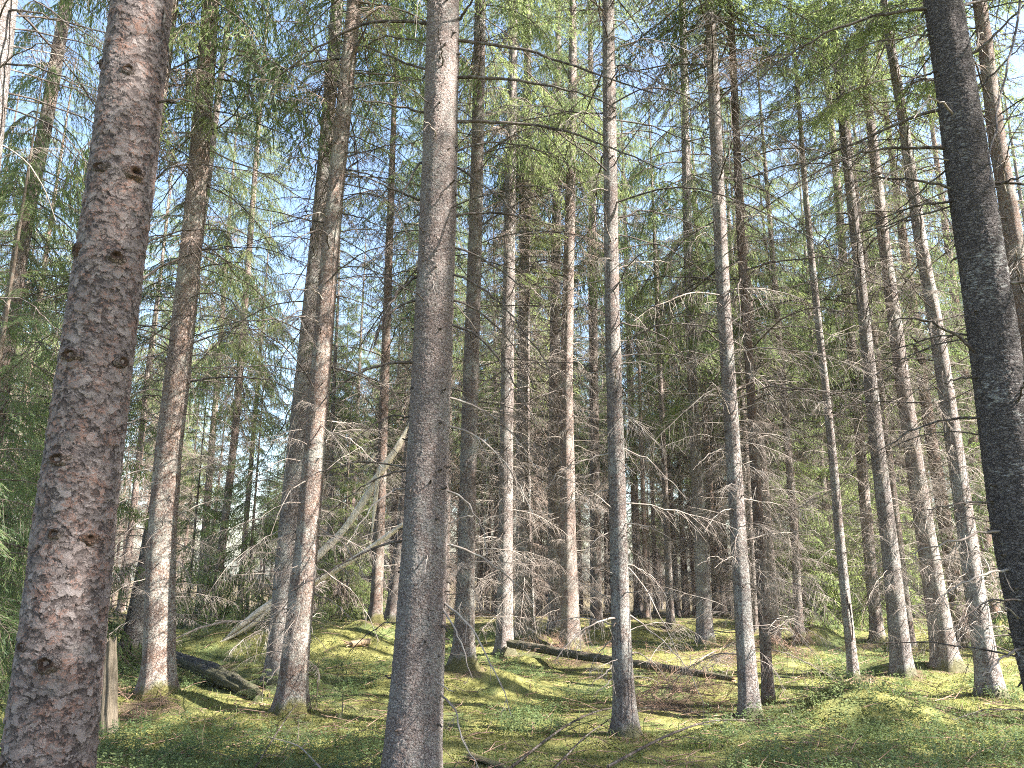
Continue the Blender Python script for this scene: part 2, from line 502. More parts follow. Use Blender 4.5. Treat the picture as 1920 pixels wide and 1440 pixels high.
def bough_arr(rs, L=2.0, lets=32, hang=.8, sp=.034, bare=.25, nl=(.06, .14), nw=(.009, .017)):
    """a living spruce bough along +X: mat 0 wood, mat 1 needles"""
    mb = MB()
    t, P = curve_branch(rs, L, rs.uniform(.0, .2), rs.uniform(.2, .45), 9, .04)
    mb.add(*tube(P, .014 * (1 - .8 * t), 4), 0)
    Bs = []; Ds = []; Ws = []
    for q in range(lets):
        u = bare + (1 - bare) * (q + rs.random() * .8) / lets
        b = along(P, t, u); f = norm(along(P, t, min(1, u + .05)) - along(P, t, u - .05))
        s = norm(np.cross(f, [0, 0, 1.0])) * (1 if q % 2 else -1)
        l = L * .34 * rs.uniform(.5, 1.0) * (1.1 - .72 * u)
        d = norm(f * rs.uniform(.4, .9) + s * rs.uniform(.5, .9) + np.array([0, 0, -1.]) * rs.uniform(0, .5))
        m = 5; tt = np.linspace(0, 1, m)[:, None]
        Q = b + d * l * tt + np.array([0, 0, -1.0]) * l * hang * rs.uniform(.5, 1.2) * tt ** 1.6
        mb.add(*tube(Q, np.linspace(.004, .002, m), 3), 0)
        ns = max(5, int(l / sp))
        tq = np.linspace(0, 1, m)
        for w in range(ns):
            v = .12 + .88 * (w + rs.random() * .6) / ns
            c = along(Q, tq, min(v, 1)); g = norm(along(Q, tq, min(1, v + .1)) - along(Q, tq, max(0, v - .12)))
            sd = norm(np.cross(g, norm(rs.normal(0, 1, 3)))) 
            ll = rs.uniform(*nl)
            dd = norm(g * .8 + sd * rs.uniform(.3, .95) + np.array([0, 0, -.4]))
            Bs.append(c); Ds.append(dd * ll)
            Ws.append(norm(np.cross(dd, rs.normal(0, 1, 3))) * rs.uniform(*nw))
    for w in range(10):
        v = .6 + .4 * w / 10
        c = along(P, t, v); dd = norm(np.array([.8, rs.uniform(-.8, .8), rs.uniform(-.4, .2)]))
        Bs.append(c); Ds.append(dd * nl[1] * .8); Ws.append(norm(np.cross(dd, rs.normal(0, 1, 3))) * nw[0])
    mb.add(*rhomb(np.array(Bs), np.array(Ds), np.array(Ws)), 1)
    return mb.arrays()


BOUGH = [bough_arr(np.random.default_rng(300 + k), 2.0, 32 + 2 * (k % 4), .5 + .12 * (k % 6), .034, .12 + .05 * (k % 4)) for k in range(8)]
FINE = [bough_arr(np.random.default_rng(320 + k), 2.0, 36 + 2 * (k % 4), .5 + .14 * (k % 6), .014, .10 + .05 * (k % 4), (.04, .095), (.005, .0088)) for k in range(8)]


def place(mb, arr, M, remap=None):
    V, F, MI = arr
    mb.add(xf(V, M), F, MI if remap is None else remap[MI])


def rot(az, tilt, roll=0.0, s=1.0, loc=(0, 0, 0)):
    return Matrix.Translation(loc) @ Matrix.Rotation(az, 4, 'Z') @ Matrix.Rotation(-tilt, 4, 'Y') @ Matrix.Rotation(roll, 4, 'X') @ Matrix.Scale(s, 4)


DEADMAP = np.array([2])


def crown_mesh(seed, H, rb, nb, dead_below=0.0, nd=0, low_tilt=-.35, prof=.75, gap=.0, young=False, lib=None, dlib=None):
    """live boughs round an axis from z=0 to H, dead ones hang below over dead_below metres"""
    rs = np.random.default_rng(seed)
    lib = lib or BOUGH; dlib = dlib or FAR_ARR
    mb = MB()
    for i in range(nb):
        u = ((i + rs.random()) / nb) ** 1.15
        if rs.random() < gap: continue
        h = H * u * .985
        L = max(.22, rb * (1 - u) ** prof * rs.uniform(.6, 1.15))
        az = i * 2.39996 + rs.normal(0, .45)
        tilt = low_tilt * (1 - u) + .55 * u + rs.normal(0, .12)
        place(mb, lib[rs.integers(len(lib))], rot(az, tilt, rs.normal(0, .2), L / 2.0, (0, 0, h)))
    for i in range(nd):
        h = -dead_below * rs.random() ** 1.1 + .6 if rs.random() < .75 else H * .5 * rs.random()
        az = rs.random() * 2 * PI
        L = rs.uniform(.6, 1.9) * min(rb, 2.0) / 2
        place(mb, dlib[rs.integers(len(dlib))], rot(az, rs.normal(-.15, .2), rs.normal(0, .3), L / 1.5, (0, 0, h)), DEADMAP)
    if young:
        t = np.linspace(0, 1, 8)
        mb.add(*tube(np.stack([0 * t, 0 * t, -.2 + (H + .3) * t], 1), .045 * (1 - t) + .004, 5), 0)
    return mb.mesh('crown', [M_BOUGH, M_NEEDLE, M_FARDEAD])


CROWN = [crown_mesh(400 + k, 10, 1.9 + .15 * (k % 3), 96, 2.5, 26, -.35, .7, .10, False, FINE, DEAD_ARR) for k in range(4)]
FARCROWN = [crown_mesh(440 + k, 11, 2.1 + .25 * (k % 3), 100, 8.2, 180, -.35, .6, .06) for k in range(4)]
NEARYOUNG = [crown_mesh(480, 7, 1.6, 110, 0, 0, -.25, .85, .05, True, FINE)]
SPARSE = [crown_mesh(490 + k, 10.5, 1.9, 44, 2, 8, -.35, .7, .15) for k in range(2)]  # thin crowns shaped to dapple the sun, for the added right-hand spruces
YOUNG = [crown_mesh(470 + k, 7, 1.75, 150, 0, 0, -.25, .85, .05, True) for k in range(3)]

# ------------------------------------------------------------------ trunks


def trunk_arrays(P, R, sides, step, rs, flare=.5, stubs=0, stub_r=.006, hmax=None, lump=.05, flare_h=.16):
    """P: (n,3) control points rising, R radii -> one skin with an uneven section and a flared foot"""
    z0 = P[0, 2]
    zs = np.arange(P[0, 2] - .35, P[-1, 2], step)
    zc = np.clip(zs, P[0, 2], None)
    cx = np.interp(zc, P[:, 2], P[:, 0]); cy = np.interp(zc, P[:, 2], P[:, 1]); r = np.interp(zc, P[:, 2], R)
    k = max(1, int(.5 / step)); ker = np.ones(2 * k + 1) / (2 * k + 1)

    def sm(a):
        return np.convolve(np.pad(a, k, mode='edge'), ker, 'valid')
    if len(zs) > 4 * k:
        # keep the ends where they were drawn: smooth around the straight end-to-end part
        cx, cy, r = sm(cx), sm(cy), sm(r)
    a = np.arange(sides) * 2 * PI / sides
    ph = rs.random(6) * 6.28
    hh = (zs - z0)[:, None]
    lob = 1 + .30 * np.sin(3 * a + ph[0]) + .30 * np.sin(5 * a + ph[1]) + .15 * np.sin(2 * a + ph[2])
    fl = flare * np.exp(-np.clip(hh, -.1, None) / flare_h) * lob[None]
    oval = 1 + lump * .5 * np.sin(2 * a[None] + ph[3] + hh * .25) + lump * .45 * np.sin(3 * a[None] + ph[4] - hh * .5)
    n = vnoise(a[None] * 3 + 40 * ph[5] + 0 * hh, hh * 2.2 + 7, 5) - .5
    rr = r[:, None] * (oval + lump * 1.2 * n + fl)
    V = np.stack([cx[:, None] + rr * np.cos(a), cy[:, None] + rr * np.sin(a), zs[:, None] + 0 * rr], 2).reshape(-1, 3)
    i = np.arange(len(zs) - 1)[:, None] * sides; j = np.arange(sides)[None]; kx = (j + 1) % sides
    a0 = (i + j).ravel(); a1 = (i + kx).ravel()
    F = np.concatenate([np.stack([a0, a1, a0 + sides], 1), np.stack([a1, a1 + sides, a0 + sides], 1)])
    mb = MB(); mb.add(V, F, 0)
    for q in range(stubs):
        h = rs.uniform(.2, min(P[-1, 2] - z0 - .3, hmax or 9)); az = rs.random() * 2 * PI
        zz = z0 + h
        c = np.array([np.interp(zz, zs, cx), np.interp(zz, zs, cy), zz]); ra = np.interp(zz, zs, r)
        d = np.array([math.cos(az), math.sin(az), 0])
        l = rs.uniform(.015, .055)
        Q = np.array([c + d * ra * .9, c + d * (ra + l * .5) + [0, 0, -.15 * l], c + d * (ra + l) + [0, 0, rs.uniform(-.9, .3) * l]])
        mb.add(*tube(Q, [stub_r * 1.7, stub_r, stub_r * .6], 5), 1)
    return mb, (zs, cx, cy, r)


M_STUB = wood_mat('branch_stub_wood', (.03, .024, .02), (.09, .068, .055), (.3, .3, .27), .2, 20)

TWIGS = []
THINARR = [dead_branch_mb(np.random.default_rng(250 + k), 1.0, .0042, 10 + k % 7, -.1 + .04 * k, .05 + .06 * (k % 7), 1, .38, wobble=.06, snap=.6 + .05 * (k % 8)).arrays() for k in range(12)]
for k in range(4):
    rs = np.random.default_rng(270 + k); mb = MB()
    for q in range(150):
        az = rs.random() * 6.28; h = .7 + 7.3 * rs.random()
        place(mb, THINARR[rs.integers(12)], rot(az, rs.normal(-.12, .25), rs.normal(0, .4), rs.uniform(.45, 1.35), (.05 * math.cos(az), .05 * math.sin(az), h)))
    TWIGS.append(mb.mesh('dead_twigs', [M_DEAD]))

TREES = {}


def spruce(key, pts, label, Y=None, mat=None, sides=26, step=.09, flare=.38, stubs=10, live=9.0, crown=0, cs=1.0,
           dead=40, dlen=(.5, 1.3), dlow=.5, snag=.25, lib=None, lean=0.0, base_h=None, name='spruce_tree', top=None, seed=None, broken=False, flare_h=.16, stub_r=.006):
    rs = np.random.default_rng(zlib.crc32(key.encode()) % 1000 if seed is None else seed)
    if Y is None:
        g = on_ground(pts[0][0], pts[0][1]); Y = g[1]
    P = []; R = []
    for (px, py, w) in pts:
        p = at_y(px, py, Y); dep = float((p - CAM) @ FWD)
        P.append(p); R.append(.5 * w * dep / F_PX)
    P = np.array(P); R = np.array(R)
    gz = float(terrain(P[0, 0], Y, False))
    if P[0, 2] > gz + .02:         # foot outside the picture: carry the line on down to the ground
        d = (P[0] - P[1]) / (P[1, 2] - P[0, 2])
        h = P[0, 2] - gz
        foot = P[0] + d * h; foot[2] = float(terrain(foot[0], Y, False))
        P = np.vstack([foot, P]); R = np.concatenate([[R[0] * 1.04], R])
    else:
        P[0, 2] = gz
    if not broken:
        d = (P[-1] - P[-3]) / (P[-1, 2] - P[-3, 2]); d[0] *= .6
        Ht = P[-1, 2] + min(R[-1] / .0095, 12) if top is None else P[0, 2] + top
        Ht = max(Ht, P[0, 2] + live + 4)
        E = P[-1] + d * (Ht - P[-1, 2])
        P = np.vstack([P, E]); R = np.concatenate([R, [.012]])
    MOUNDS.append((P[0, 0], P[0, 1], .05, .38, .38))
    P[0, 2] += .04
    if lean:
        P[:, 1] += lean * (P[:, 2] - P[0, 2])
    base = P[0].copy()
    root = thing(name, label, 'tree', base)
    mb, (zs, cx, cy, r) = trunk_arrays(P - base, R, sides, step, rs, flare, stubs, stub_r, None, .05, flare_h)
    tr = link('trunk', mb.mesh('trunk', [mat or M_MID, M_STUB]), root)
    H = P[-1, 2] - base[2]

    def pos(h):
        return np.array([np.interp(h, zs, cx), np.interp(h, zs, cy), h]), float(np.interp(h, zs, r))
    # dead branches up to what the photograph shows
    vis = base[2] + 1.6 + math.tan(math.radians(40.5)) * Y
    hi = min(live, vis)
    dead = min(100, int(dead * 1.35)) if dead > 30 else dead
    for i in range(dead):
        h = dlow + (hi - dlow) * (i + rs.random()) / max(dead, 1)
        c, ra = pos(h)
        if h > H - .2: break
        az = i * 2.4 + rs.normal(0, .7)
        d = np.array([math.cos(az), math.sin(az), 0])
        if rs.random() < snag:
            me = SNAG[rs.integers(len(SNAG))]; s = rs.uniform(.4, 1.3)
        else:
            L = (lib or DEAD); s = rs.uniform(*dlen) / 1.5
            if h > 3.3 and rs.random() < .75:
                L = DARK; s = rs.uniform(.8, 1.45)  # higher branches mostly take the dark wood: shade under the crowns as colour
            me = L[rs.integers(len(L))]
        o = link('dead_branch', me, root)
        o.matrix_local = rot(az, rs.normal(-.02, .2), rs.normal(0, .3), s, c + d * ra * .8)
    if Y > 9 and dead > 40 and key not in ('T', 'C', 'C2'):
        o = tag(link('dead_twigs', TWIGS[rs.integers(4)], root), kind='stuff')
        c0, _ = pos(.5); c1, _ = pos(7.5)
        o.matrix_local = Vector((0, 0, 1)).rotation_difference(Vector(c1 - c0).normalized()).to_matrix().to_4x4() @ Matrix.Rotation(rs.random() * 6.28, 4, 'Z')
    if crown is not None and not broken:
        o = link('crown', CROWN[crown % len(CROWN)], root)
        c0, _ = pos(live); c1, _ = pos(H - .1)
        ax = Vector(c1 - c0); q = Vector((0, 0, 1)).rotation_difference(ax.normalized())
        sz = ax.length / 10.0
        o.matrix_local = Matrix.Translation(c0) @ q.to_matrix().to_4x4() @ Matrix.Rotation(rs.random() * 6.28, 4, 'Z') @ Matrix.Diagonal((cs, cs, sz, 1))
    TREES[key] = dict(root=root, Y=Y, base=base, pos=pos, H=H)
    return TREES[key]


def drawn_branch(key, px, r0=.012, dy=0.0, twigs=8, mat=M_DARK, lmul=.28, seed=0, sub=2, down=(.1, .9)):
    """a branch read from the photograph: its pixels, at the depth of its tree, swinging dy metres in depth"""
    T = TREES[key]; rs = np.random.default_rng(900 + seed + int(px[0][0]))
    n = len(px); L = []
    for k, (x, y) in enumerate(px):
        L.append(at_y(x, y, T['Y'] + dy * k / (n - 1)))
    L = np.array(L)
    s = np.concatenate([[0], np.cumsum(np.linalg.norm(np.diff(L, axis=0), axis=1))]); tot = s[-1]
    c, ra = T['pos'](L[0, 2] - T['base'][2])
    # start inside the trunk
    L = np.vstack([.35 * L[0] + .65 * (np.array([c[0] + T['base'][0], c[1] + T['base'][1], L[0, 2]])), L]); s = np.concatenate([[-.06], s])
    t = (s - s[0]) / (s[-1] - s[0])
    tt = np.linspace(0, 1, 16)
    P = np.stack([np.interp(tt, t, L[:, k]) for k in range(3)], 1)
    ker = np.array([.25, .5, .25])
    for _ in range(2):
        P[1:-1] = ker[0] * P[:-2] + ker[1] * P[1:-1] + ker[2] * P[2:]
    P[2:] += rs.normal(0, .006, P[2:].shape)
    P -= T['base']
    mb = MB(); mb.add(*tube(P, r0 * (1 - .72 * tt), 5), 0)
    if twigs:
        add_twigs(mb, rs, P, tt, tot, twigs, .2, lmul, down, r0 * .28, 0, sub)
    return link('dead_branch', mb.mesh('dead_branch', [mat]), T['root'])


# ------------------------------------------------------------------ the trees one can tell apart
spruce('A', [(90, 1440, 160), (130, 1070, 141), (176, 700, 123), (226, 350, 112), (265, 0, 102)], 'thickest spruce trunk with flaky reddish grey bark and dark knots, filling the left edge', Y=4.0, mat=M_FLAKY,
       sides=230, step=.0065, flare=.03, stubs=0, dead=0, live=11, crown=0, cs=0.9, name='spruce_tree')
spruce('A2', [(-120, 900, 78), (-55, 450, 70), (-12, 60, 62)], 'dark trunk just showing in the upper left corner of the view', Y=6.2, stubs=6, dead=30, dlow=5, live=8.5, crown=1)
spruce('A3', [(195, 900, 44), (250, 500, 38), (318, 0, 32)], 'spruce hidden behind the thickest flaky trunk, showing at its upper right', Y=8.6, mat=M_THIN, dead=20, dlow=4, live=8.5, crown=2)
spruce('B', [(-40, 1000, 36), (5, 700, 31), (45, 430, 27), (85, 240, 24), (125, 0, 21)], 'leaning reddish brown trunk to the left of the thickest flaky trunk', Y=11.0, mat=M_THIN, stubs=10, dead=46, dlow=1.5, dlen=(.8, 1.8), live=6.5, crown=3, cs=1.0)
spruce('C', [(297, 1308, 60), (300, 1050, 51), (315, 850, 48), (345, 600, 43), (370, 350, 37), (396, 0, 31)], 'straight trunk with pale foot standing at the upper end of the dark bark log', stubs=90, dead=85, dlen=(.5, 1.2), snag=.55, live=7.6, crown=0, cs=1.2, sides=40, step=.05)
spruce('C2', [(243, 1228, 38), (262, 1110, 29), (290, 960, 24), (335, 700, 20), (380, 400, 16)], 'slanting trunk with sunlit flared foot behind the grey weathered post', stubs=8, dead=60, dlen=(.7, 1.7), live=6.0, crown=1, cs=1.0, flare=.5)
spruce('D', [(398, 1178, 17), (405, 1120, 16), (425, 950, 14), (442, 800, 13), (465, 500, 11), (480, 300, 9)], 'thin crooked trunk with pale bark patches above the dark bark log', mat=M_THIN, stubs=4, dead=44, dlen=(.6, 1.6), live=6.0, crown=2)
spruce('E1', [(520, 1285, 48), (540, 1000, 38), (570, 700, 32), (600, 400, 27), (625, 100, 23), (633, 0, 22)], 'darker trunk of the close pair, half hidden behind its pale neighbour', stubs=60, dead=75, dlen=(.6, 1.6), snag=.4, live=8.4, crown=3, cs=1.2, sides=34, step=.06)
spruce('E2', [(545, 1342, 56), (562, 1150, 49), (578, 1000, 43), (605, 650, 37), (630, 350, 31), (655, 100, 27), (664, 0, 25)], 'palest sunlit trunk, in front of the close pair, with a sapling at its foot', stubs=110, dead=80, dlen=(.6, 1.5), snag=.45, live=8.6, crown=0, cs=1.25, sides=44, step=.045)
spruce('F1', [(704, 1166, 24), (712, 980, 20), (722, 700, 17), (730, 450, 14)], 'reddish trunk behind the crest of the mossy mound', mat=M_THIN, dead=66, dlen=(.6, 1.7), live=8.6, crown=1, cs=1.1)
spruce('F2', [(733, 1168, 24), (752, 1000, 20), (775, 760, 17), (795, 500, 14)], 'trunk half hidden by the large central trunk, beside the reddish one', mat=M_THIN, dead=50, dlen=(.6, 1.6), live=8.4, crown=2, cs=1.1)
spruce('G', [(770, 1440, 110), (790, 1150, 91), (804, 800, 76), (822, 400, 67), (830, 100, 60), (832, 0, 58)], 'large central trunk with scaly grey bark and long dark dead boughs', Y=6.1, mat=M_SCALY, sides=150, step=.011, flare=.14,
       stubs=110, stub_r=.008, dead=16, dlen=(.5, 1.3), snag=.7, lib=DARK, live=10.8, crown=0, cs=0.9)
spruce('H', [(868, 1252, 42), (873, 1100, 33), (880, 800, 30), (890, 500, 26), (897, 200, 22), (900, 0, 20)], 'shaded trunk with spreading dark roots just right of the large central trunk', stubs=50, dead=80, dlen=(.6, 1.6), live=9.4, crown=1, cs=1.1, flare=.38, sides=32, step=.07)
spruce('I', [(946, 1230, 33), (948, 1000, 27), (951, 700, 24), (956, 400, 20), (962, 100, 16)], 'light grey trunk standing by the butt end of the long fallen trunk', stubs=40, dead=84, dlen=(.6, 1.6), live=9.6, crown=2, cs=1.1)
spruce('J', [(984, 1200, 38), (982, 1000, 30), (980, 800, 26), (985, 450, 20), (988, 250, 17)], 'dark trunk right behind the butt end of the long fallen trunk', stubs=26, dead=80, dlen=(.7, 1.7), live=9.6, crown=3, cs=1.15)
spruce('J2', [(1000, 1196, 13), (993, 1020, 12), (985, 800, 10), (980, 600, 9)], 'slim bright trunk touching the dark one behind the fallen trunk', mat=M_THIN, dead=36, dlen=(.5, 1.3), live=7, crown=1, cs=.8)
spruce('K1', [(1041, 1190, 26), (1038, 900, 22), (1042, 500, 18), (1046, 250, 15)], 'dull trunk standing close on the left of its sunlit reddish twin', dead=84, dlen=(.6, 1.7), live=9.2, crown=0, cs=1.15)
spruce('K2', [(1070, 1216, 36), (1065, 1000, 29), (1062, 700, 24), (1068, 450, 20), (1073, 200, 17)], 'reddish sunlit trunk rising from behind the middle of the long fallen trunk', mat=M_THIN, stubs=30, dead=90, dlen=(.6, 1.7), live=9.8, crown=1, cs=1.15)
spruce('L', [(1118, 1182, 23), (1115, 900, 19), (1112, 550, 16), (1110, 300, 13)], 'slender trunk wrapped in many pale dead twigs, left of the lichen spotted one', mat=M_THIN, dead=95, dlen=(.7, 1.7), live=8.8, crown=2, cs=1.2)
spruce('M', [(1175, 1388, 46), (1165, 1200, 37), (1157, 900, 32), (1148, 600, 28), (1143, 250, 25), (1140, 0, 22)], 'straight grey green trunk standing in front of the long fallen trunk', stubs=90, dead=90, dlen=(.6, 1.6), snag=.4, live=8.6, crown=3, cs=1.1, sides=44, step=.05, flare=.4)
spruce('N', [(1258, 1178, 15), (1250, 980, 12), (1242, 800, 10), (1235, 650, 9), (1231, 540, 8)], 'very thin trunk alone between the mossy humps, right of the long fallen trunk', mat=M_THIN, stubs=4, dead=40, dlen=(.5, 1.3), live=6.5, crown=1, cs=0.7)
spruce('O', [(1323, 1210, 32), (1313, 1000, 24), (1301, 800, 20), (1292, 550, 17), (1285, 250, 15), (1281, 50, 13)], 'trunk with dark foot beside the small mossy hump beyond the fallen trunk tip', stubs=30, dead=80, dlen=(.6, 1.6), live=8.0, crown=0, cs=1.15)
spruce('P', [(1407, 1352, 38), (1390, 1100, 31), (1375, 850, 28), (1356, 550, 25), (1340, 200, 21), (1330, 0, 19)], 'grey lichen patched trunk rising behind the fallen branch, past the brush heap', stubs=80, dead=90, dlen=(.6, 1.7), snag=.35, live=8.3, crown=1, cs=1.15, sides=40, step=.05)
spruce('Q', [(1442, 1328, 21), (1426, 1050, 19), (1406, 700, 16), (1389, 450, 15), (1378, 200, 13), (1372, 60, 12)], 'slim dark trunk close on the right of the lichen patched trunk', mat=M_THIN, stubs=20, dead=80, dlen=(.6, 1.6), live=8.4, crown=2, cs=.9)
spruce('R1', [(1418, 1190, 13), (1408, 1000, 12), (1395, 800, 11), (1380, 600, 9)], 'thin bright trunk seen between the lichen patched trunk and its slim neighbour', mat=M_THIN, dead=60, dlen=(.6, 1.6), live=5.8, crown=3, cs=1.0)
spruce('R2', [(1455, 1215, 20), (1440, 1000, 17), (1422, 780, 15), (1405, 560, 12)], 'brown trunk in a thicket of dead twigs right of the slim dark trunk', mat=M_THIN, dead=95, dlen=(.8, 1.8), live=5.6, crown=0, cs=0.9)
spruce('S', [(1500, 1200, 16), (1490, 1000, 14), (1470, 750, 12), (1450, 500, 10)], 'slender trunk to the left of the dome shaped moss hummock', mat=M_THIN, dead=70, dlen=(.7, 1.7), live=5.4, crown=1, cs=0.85)
spruce('T', [(1602, 1278, 19), (1592, 1180, 18), (1578, 1050, 17), (1561, 850, 15), (1545, 700, 13), (1525, 520, 12), (1509, 350, 10), (1500, 220, 8)], 'thin trunk with a black scar low down, standing behind the dark hollow hummock', mat=M_MID, stubs=20, dead=30, dlen=(.4, 1.1), snag=.5, live=8.0, crown=2, cs=.6, sides=20, step=.06)
spruce('U', [(1646, 1206, 25), (1628, 1020, 21), (1606, 750, 18), (1582, 500, 15), (1570, 350, 13)], 'grey mid distance trunk standing alone beyond the thin scarred trunk', dead=60, dlen=(.6, 1.6), live=4.8, crown=3, cs=1.1)
spruce('V', [(1693, 1272, 37), (1672, 1060, 30), (1640, 800, 25), (1611, 500, 19), (1582, 250, 15), (1570, 130, 13)], 'leaning trunk, tan on one side and white on the other, before a slim one', stubs=50, dead=66, dlen=(.5, 1.4), snag=.4, live=9.5, crown=0, cs=0.75, sides=32, step=.06)
spruce('V2', [(1708, 1226, 20), (1682, 1000, 18), (1652, 750, 16), (1622, 500, 13), (1600, 330, 11)], 'slim bright trunk partly covered by the leaning tan and white one', mat=M_MID, dead=50, dlen=(.5, 1.3), live=6.6, crown=1, cs=0.9)
spruce('W', [(1775, 1258, 46), (1748, 1080, 36), (1716, 880, 31), (1690, 700, 26), (1657, 450, 21), (1635, 250, 17)], 'stout grey trunk with spread roots and a small hole near its foot', stubs=50, dead=70, dlen=(.5, 1.4), snag=.4, live=9.5, crown=2, cs=0.75, flare=.38, sides=32, step=.06)
spruce('W2', [(1808, 1216, 30), (1778, 1020, 25), (1742, 800, 20), (1715, 600, 17)], 'shaded trunk behind the stout grey one with spread roots', mat=M_THIN, dead=70, dlen=(.6, 1.6), live=5.6, crown=3, cs=1.1)
spruce('X', [(1860, 1312, 44), (1828, 1110, 35), (1792, 850, 29), (1757, 620, 25), (1725, 450, 21), (1690, 200, 17), (1660, 30, 14)], 'tan trunk whitened along its sunlit side, next to the black lichen trunk', stubs=70, dead=80, dlen=(.5, 1.4), snag=.4, live=7.8, crown=0, cs=1.15, sides=36, step=.05)
spruce('Y', [(1866, 1172, 22), (1842, 960, 19), (1815, 760, 16), (1790, 560, 14)], 'distant trunk seen between the whitened tan trunk and the black lichen trunk', mat=M_THIN, dead=60, dlen=(.6, 1.6), live=6.2, crown=1, cs=1.0)
spruce('Y2', [(1893, 1135, 17), (1868, 930, 15), (1840, 740, 13)], 'farthest thin trunk close beside the black lichen trunk', Y=24, mat=M_THIN, dead=60, dlen=(.6, 1.6), live=6, crown=2, cs=1.0)
spruce('Z', [(1978, 1300, 94), (1936, 1130, 91), (1910, 1000, 88), (1884, 800, 84), (1864, 650, 80), (1843, 500, 78), (1815, 330, 74), (1790, 150, 66), (1766, 0, 62)], 'near black trunk crusted with pale lichen flakes at the right edge', Y=5.2, mat=M_LICHEN, sides=140, step=.010, flare=.3,
       stubs=60, stub_r=.008, dead=20, dlen=(.6, 1.5), snag=.4, lib=DARK, live=10.6, crown=3, cs=0.9)
spruce('Z2', [(1945, 700, 36), (1918, 560, 33), (1890, 380, 30), (1866, 250, 28), (1850, 100, 25), (1836, 0, 23)], 'smooth dark trunk seen behind the black lichen trunk at its upper right', Y=8.2, mat=M_THIN, stubs=20, dead=45, dlow=3.0, dlen=(.6, 1.5), live=8.5, crown=0)

# knots on the flaky trunk
T = TREES['A']
M_KNOT = bark('knot_bark', 60, 1.0, .010, (.05, .036, .03), (.10, .076, .065), (.19, .155, .14), (.014, .010, .009), (.3, .28, .25), .2)
M_HOLE = wood_mat('knot_hollow', (.012, .009, .008), (.05, .03, .02), (.10, .05, .03), .3, 60)
for (px, py, sz) in ((270, 340, .038), (216, 340, .030), (166, 484, .032), (241, 496, .030), (165, 680, .036), (266, 160, .028), (198, 132, .03), (244, 682, .030), (146, 868, .034), (142, 1003, .026), (192, 1010, .024), (128, 1235, .036), (84, 1205, .026), (62, 1418, .032), (113, 560, .02)):
    p = at_y(px, py, T['Y']); h = p[2] - T['base'][2]
    c, ra = T['pos'](h)
    dx = np.clip((p[0] - T['base'][0] - c[0]) / ra, -.96, .96)
    d = np.array([dx, -math.sqrt(1 - dx * dx), 0])
    rs = np.random.default_rng(px)
    n = 22; mb = MB(); V = []
    s = np.array([-d[1], d[0], 0.]); u = np.array([0, 0, 1.])
    prof = [(1.75, -.30), (1.25, .28), (.95, .50), (.62, .34), (.42, -.05), (.05, -.25)]
    for (rr, zz) in prof:
        for q in range(n):
            a = q * 2 * PI / n
            w = rr * (1 + .28 * (vnoise(math.cos(a) * 2 + 9, math.sin(a) * 2 + rr, px) - .5) * 2)
            V.append(d * (zz * sz + rs.normal(0, .05) * sz) + sz * w * (s * math.cos(a) + u * math.sin(a) * .8))
    F = []; MI = []
    for k in range(len(prof) - 1):
        for q in range(n):
            q2 = (q + 1) % n
            F += [(k * n + q, k * n + q2, (k + 1) * n + q), (k * n + q2, (k + 1) * n + q2, (k + 1) * n + q)]
            MI += [0 if k < 2 else 1] * 2
    mb.add(np.array(V) + c + d * ra * .99, np.array(F), np.array(MI))
    link('knot', mb.mesh('knot', [M_KNOT, M_HOLE]), T['root'])

# the black scar on the thin trunk, the small hole at the stout one
for key, px, py, w, hgt in (('T', 1590, 1160, .028, .26), ('W', 1771, 1216, .03, .05)):
    T = TREES[key]; p = at_y(px, py, T['Y']); c, ra = T['pos'](p[2] - T['base'][2])
    n = 14; V = []; rs = np.random.default_rng(px)
    a = np.arange(n) * 2 * PI / n
    d0 = np.array([-.1 if key == 'T' else .0, -1, 0]); d0 /= np.linalg.norm(d0)
    V = [(0, 0, 0)]
    for q in range(n):
        k = 1 + rs.normal(0, .18)
        V.append((w * k * math.cos(a[q]), 0, hgt * k * math.sin(a[q])))
    V = np.array(V, float)
    V[:, 1] = -np.sqrt(np.clip(ra ** 2 - V[:, 0] ** 2, 0, None)) - .006
    V[0, 1] += .02
    dz = np.array([T['pos'](p[2] - T['base'][2] + z)[0] for z in V[:, 2]])
    V = V + np.stack([dz[:, 0], dz[:, 1], np.full(len(V), c[2])], 1)
    F = [(0, 1 + q, 1 + (q + 1) % n) for q in range(n)]
    link('scar' if key == 'T' else 'hollow', make_mesh('scar', V, F, [M_HOLE]), T['root'])

# boughs of the near trees read from the photograph
B = drawn_branch
B('G', [(862, 75), (950, 85), (1040, 110), (1150, 150), (1235, 178)], .017, -.2, 10)
B('G', [(858, 145), (960, 148), (1080, 170), (1160, 205)], .017, -.3, 9)
B('G', [(858, 228), (960, 230), (1050, 240), (1130, 270), (1240, 318)], .017, -.1, 10)
B('G', [(848, 287), (900, 267), (960, 268), (1040, 290)], .012, .2, 6)
B('G', [(848, 405), (900, 398), (970, 402), (1040, 425)], .013, .2, 6)
B('G', [(860, 40), (880, 10), (900, -40)], .016, -.3, 2)
B('G', [(862, 310), (900, 345), (960, 390), (1020, 450)], .011, -.2, 6)
B('G', [(850, 462), (900, 480), (960, 520), (1040, 600)], .012, .3, 8)
B('G', [(852, 512), (900, 535), (960, 590), (1030, 690)], .012, -.3, 8)
B('G', [(850, 560), (905, 585), (960, 640), (1000, 720)], .011, .4, 6)
B('G', [(848, 605), (900, 630), (950, 690), (1010, 800)], .012, -.2, 8)
B('G', [(838, 742), (900, 765), (950, 800), (1010, 880)], .011, .2, 6, M_DEAD)
B('G', [(840, 795), (900, 820), (960, 880), (1000, 960)], .011, -.2, 8, M_DEAD)
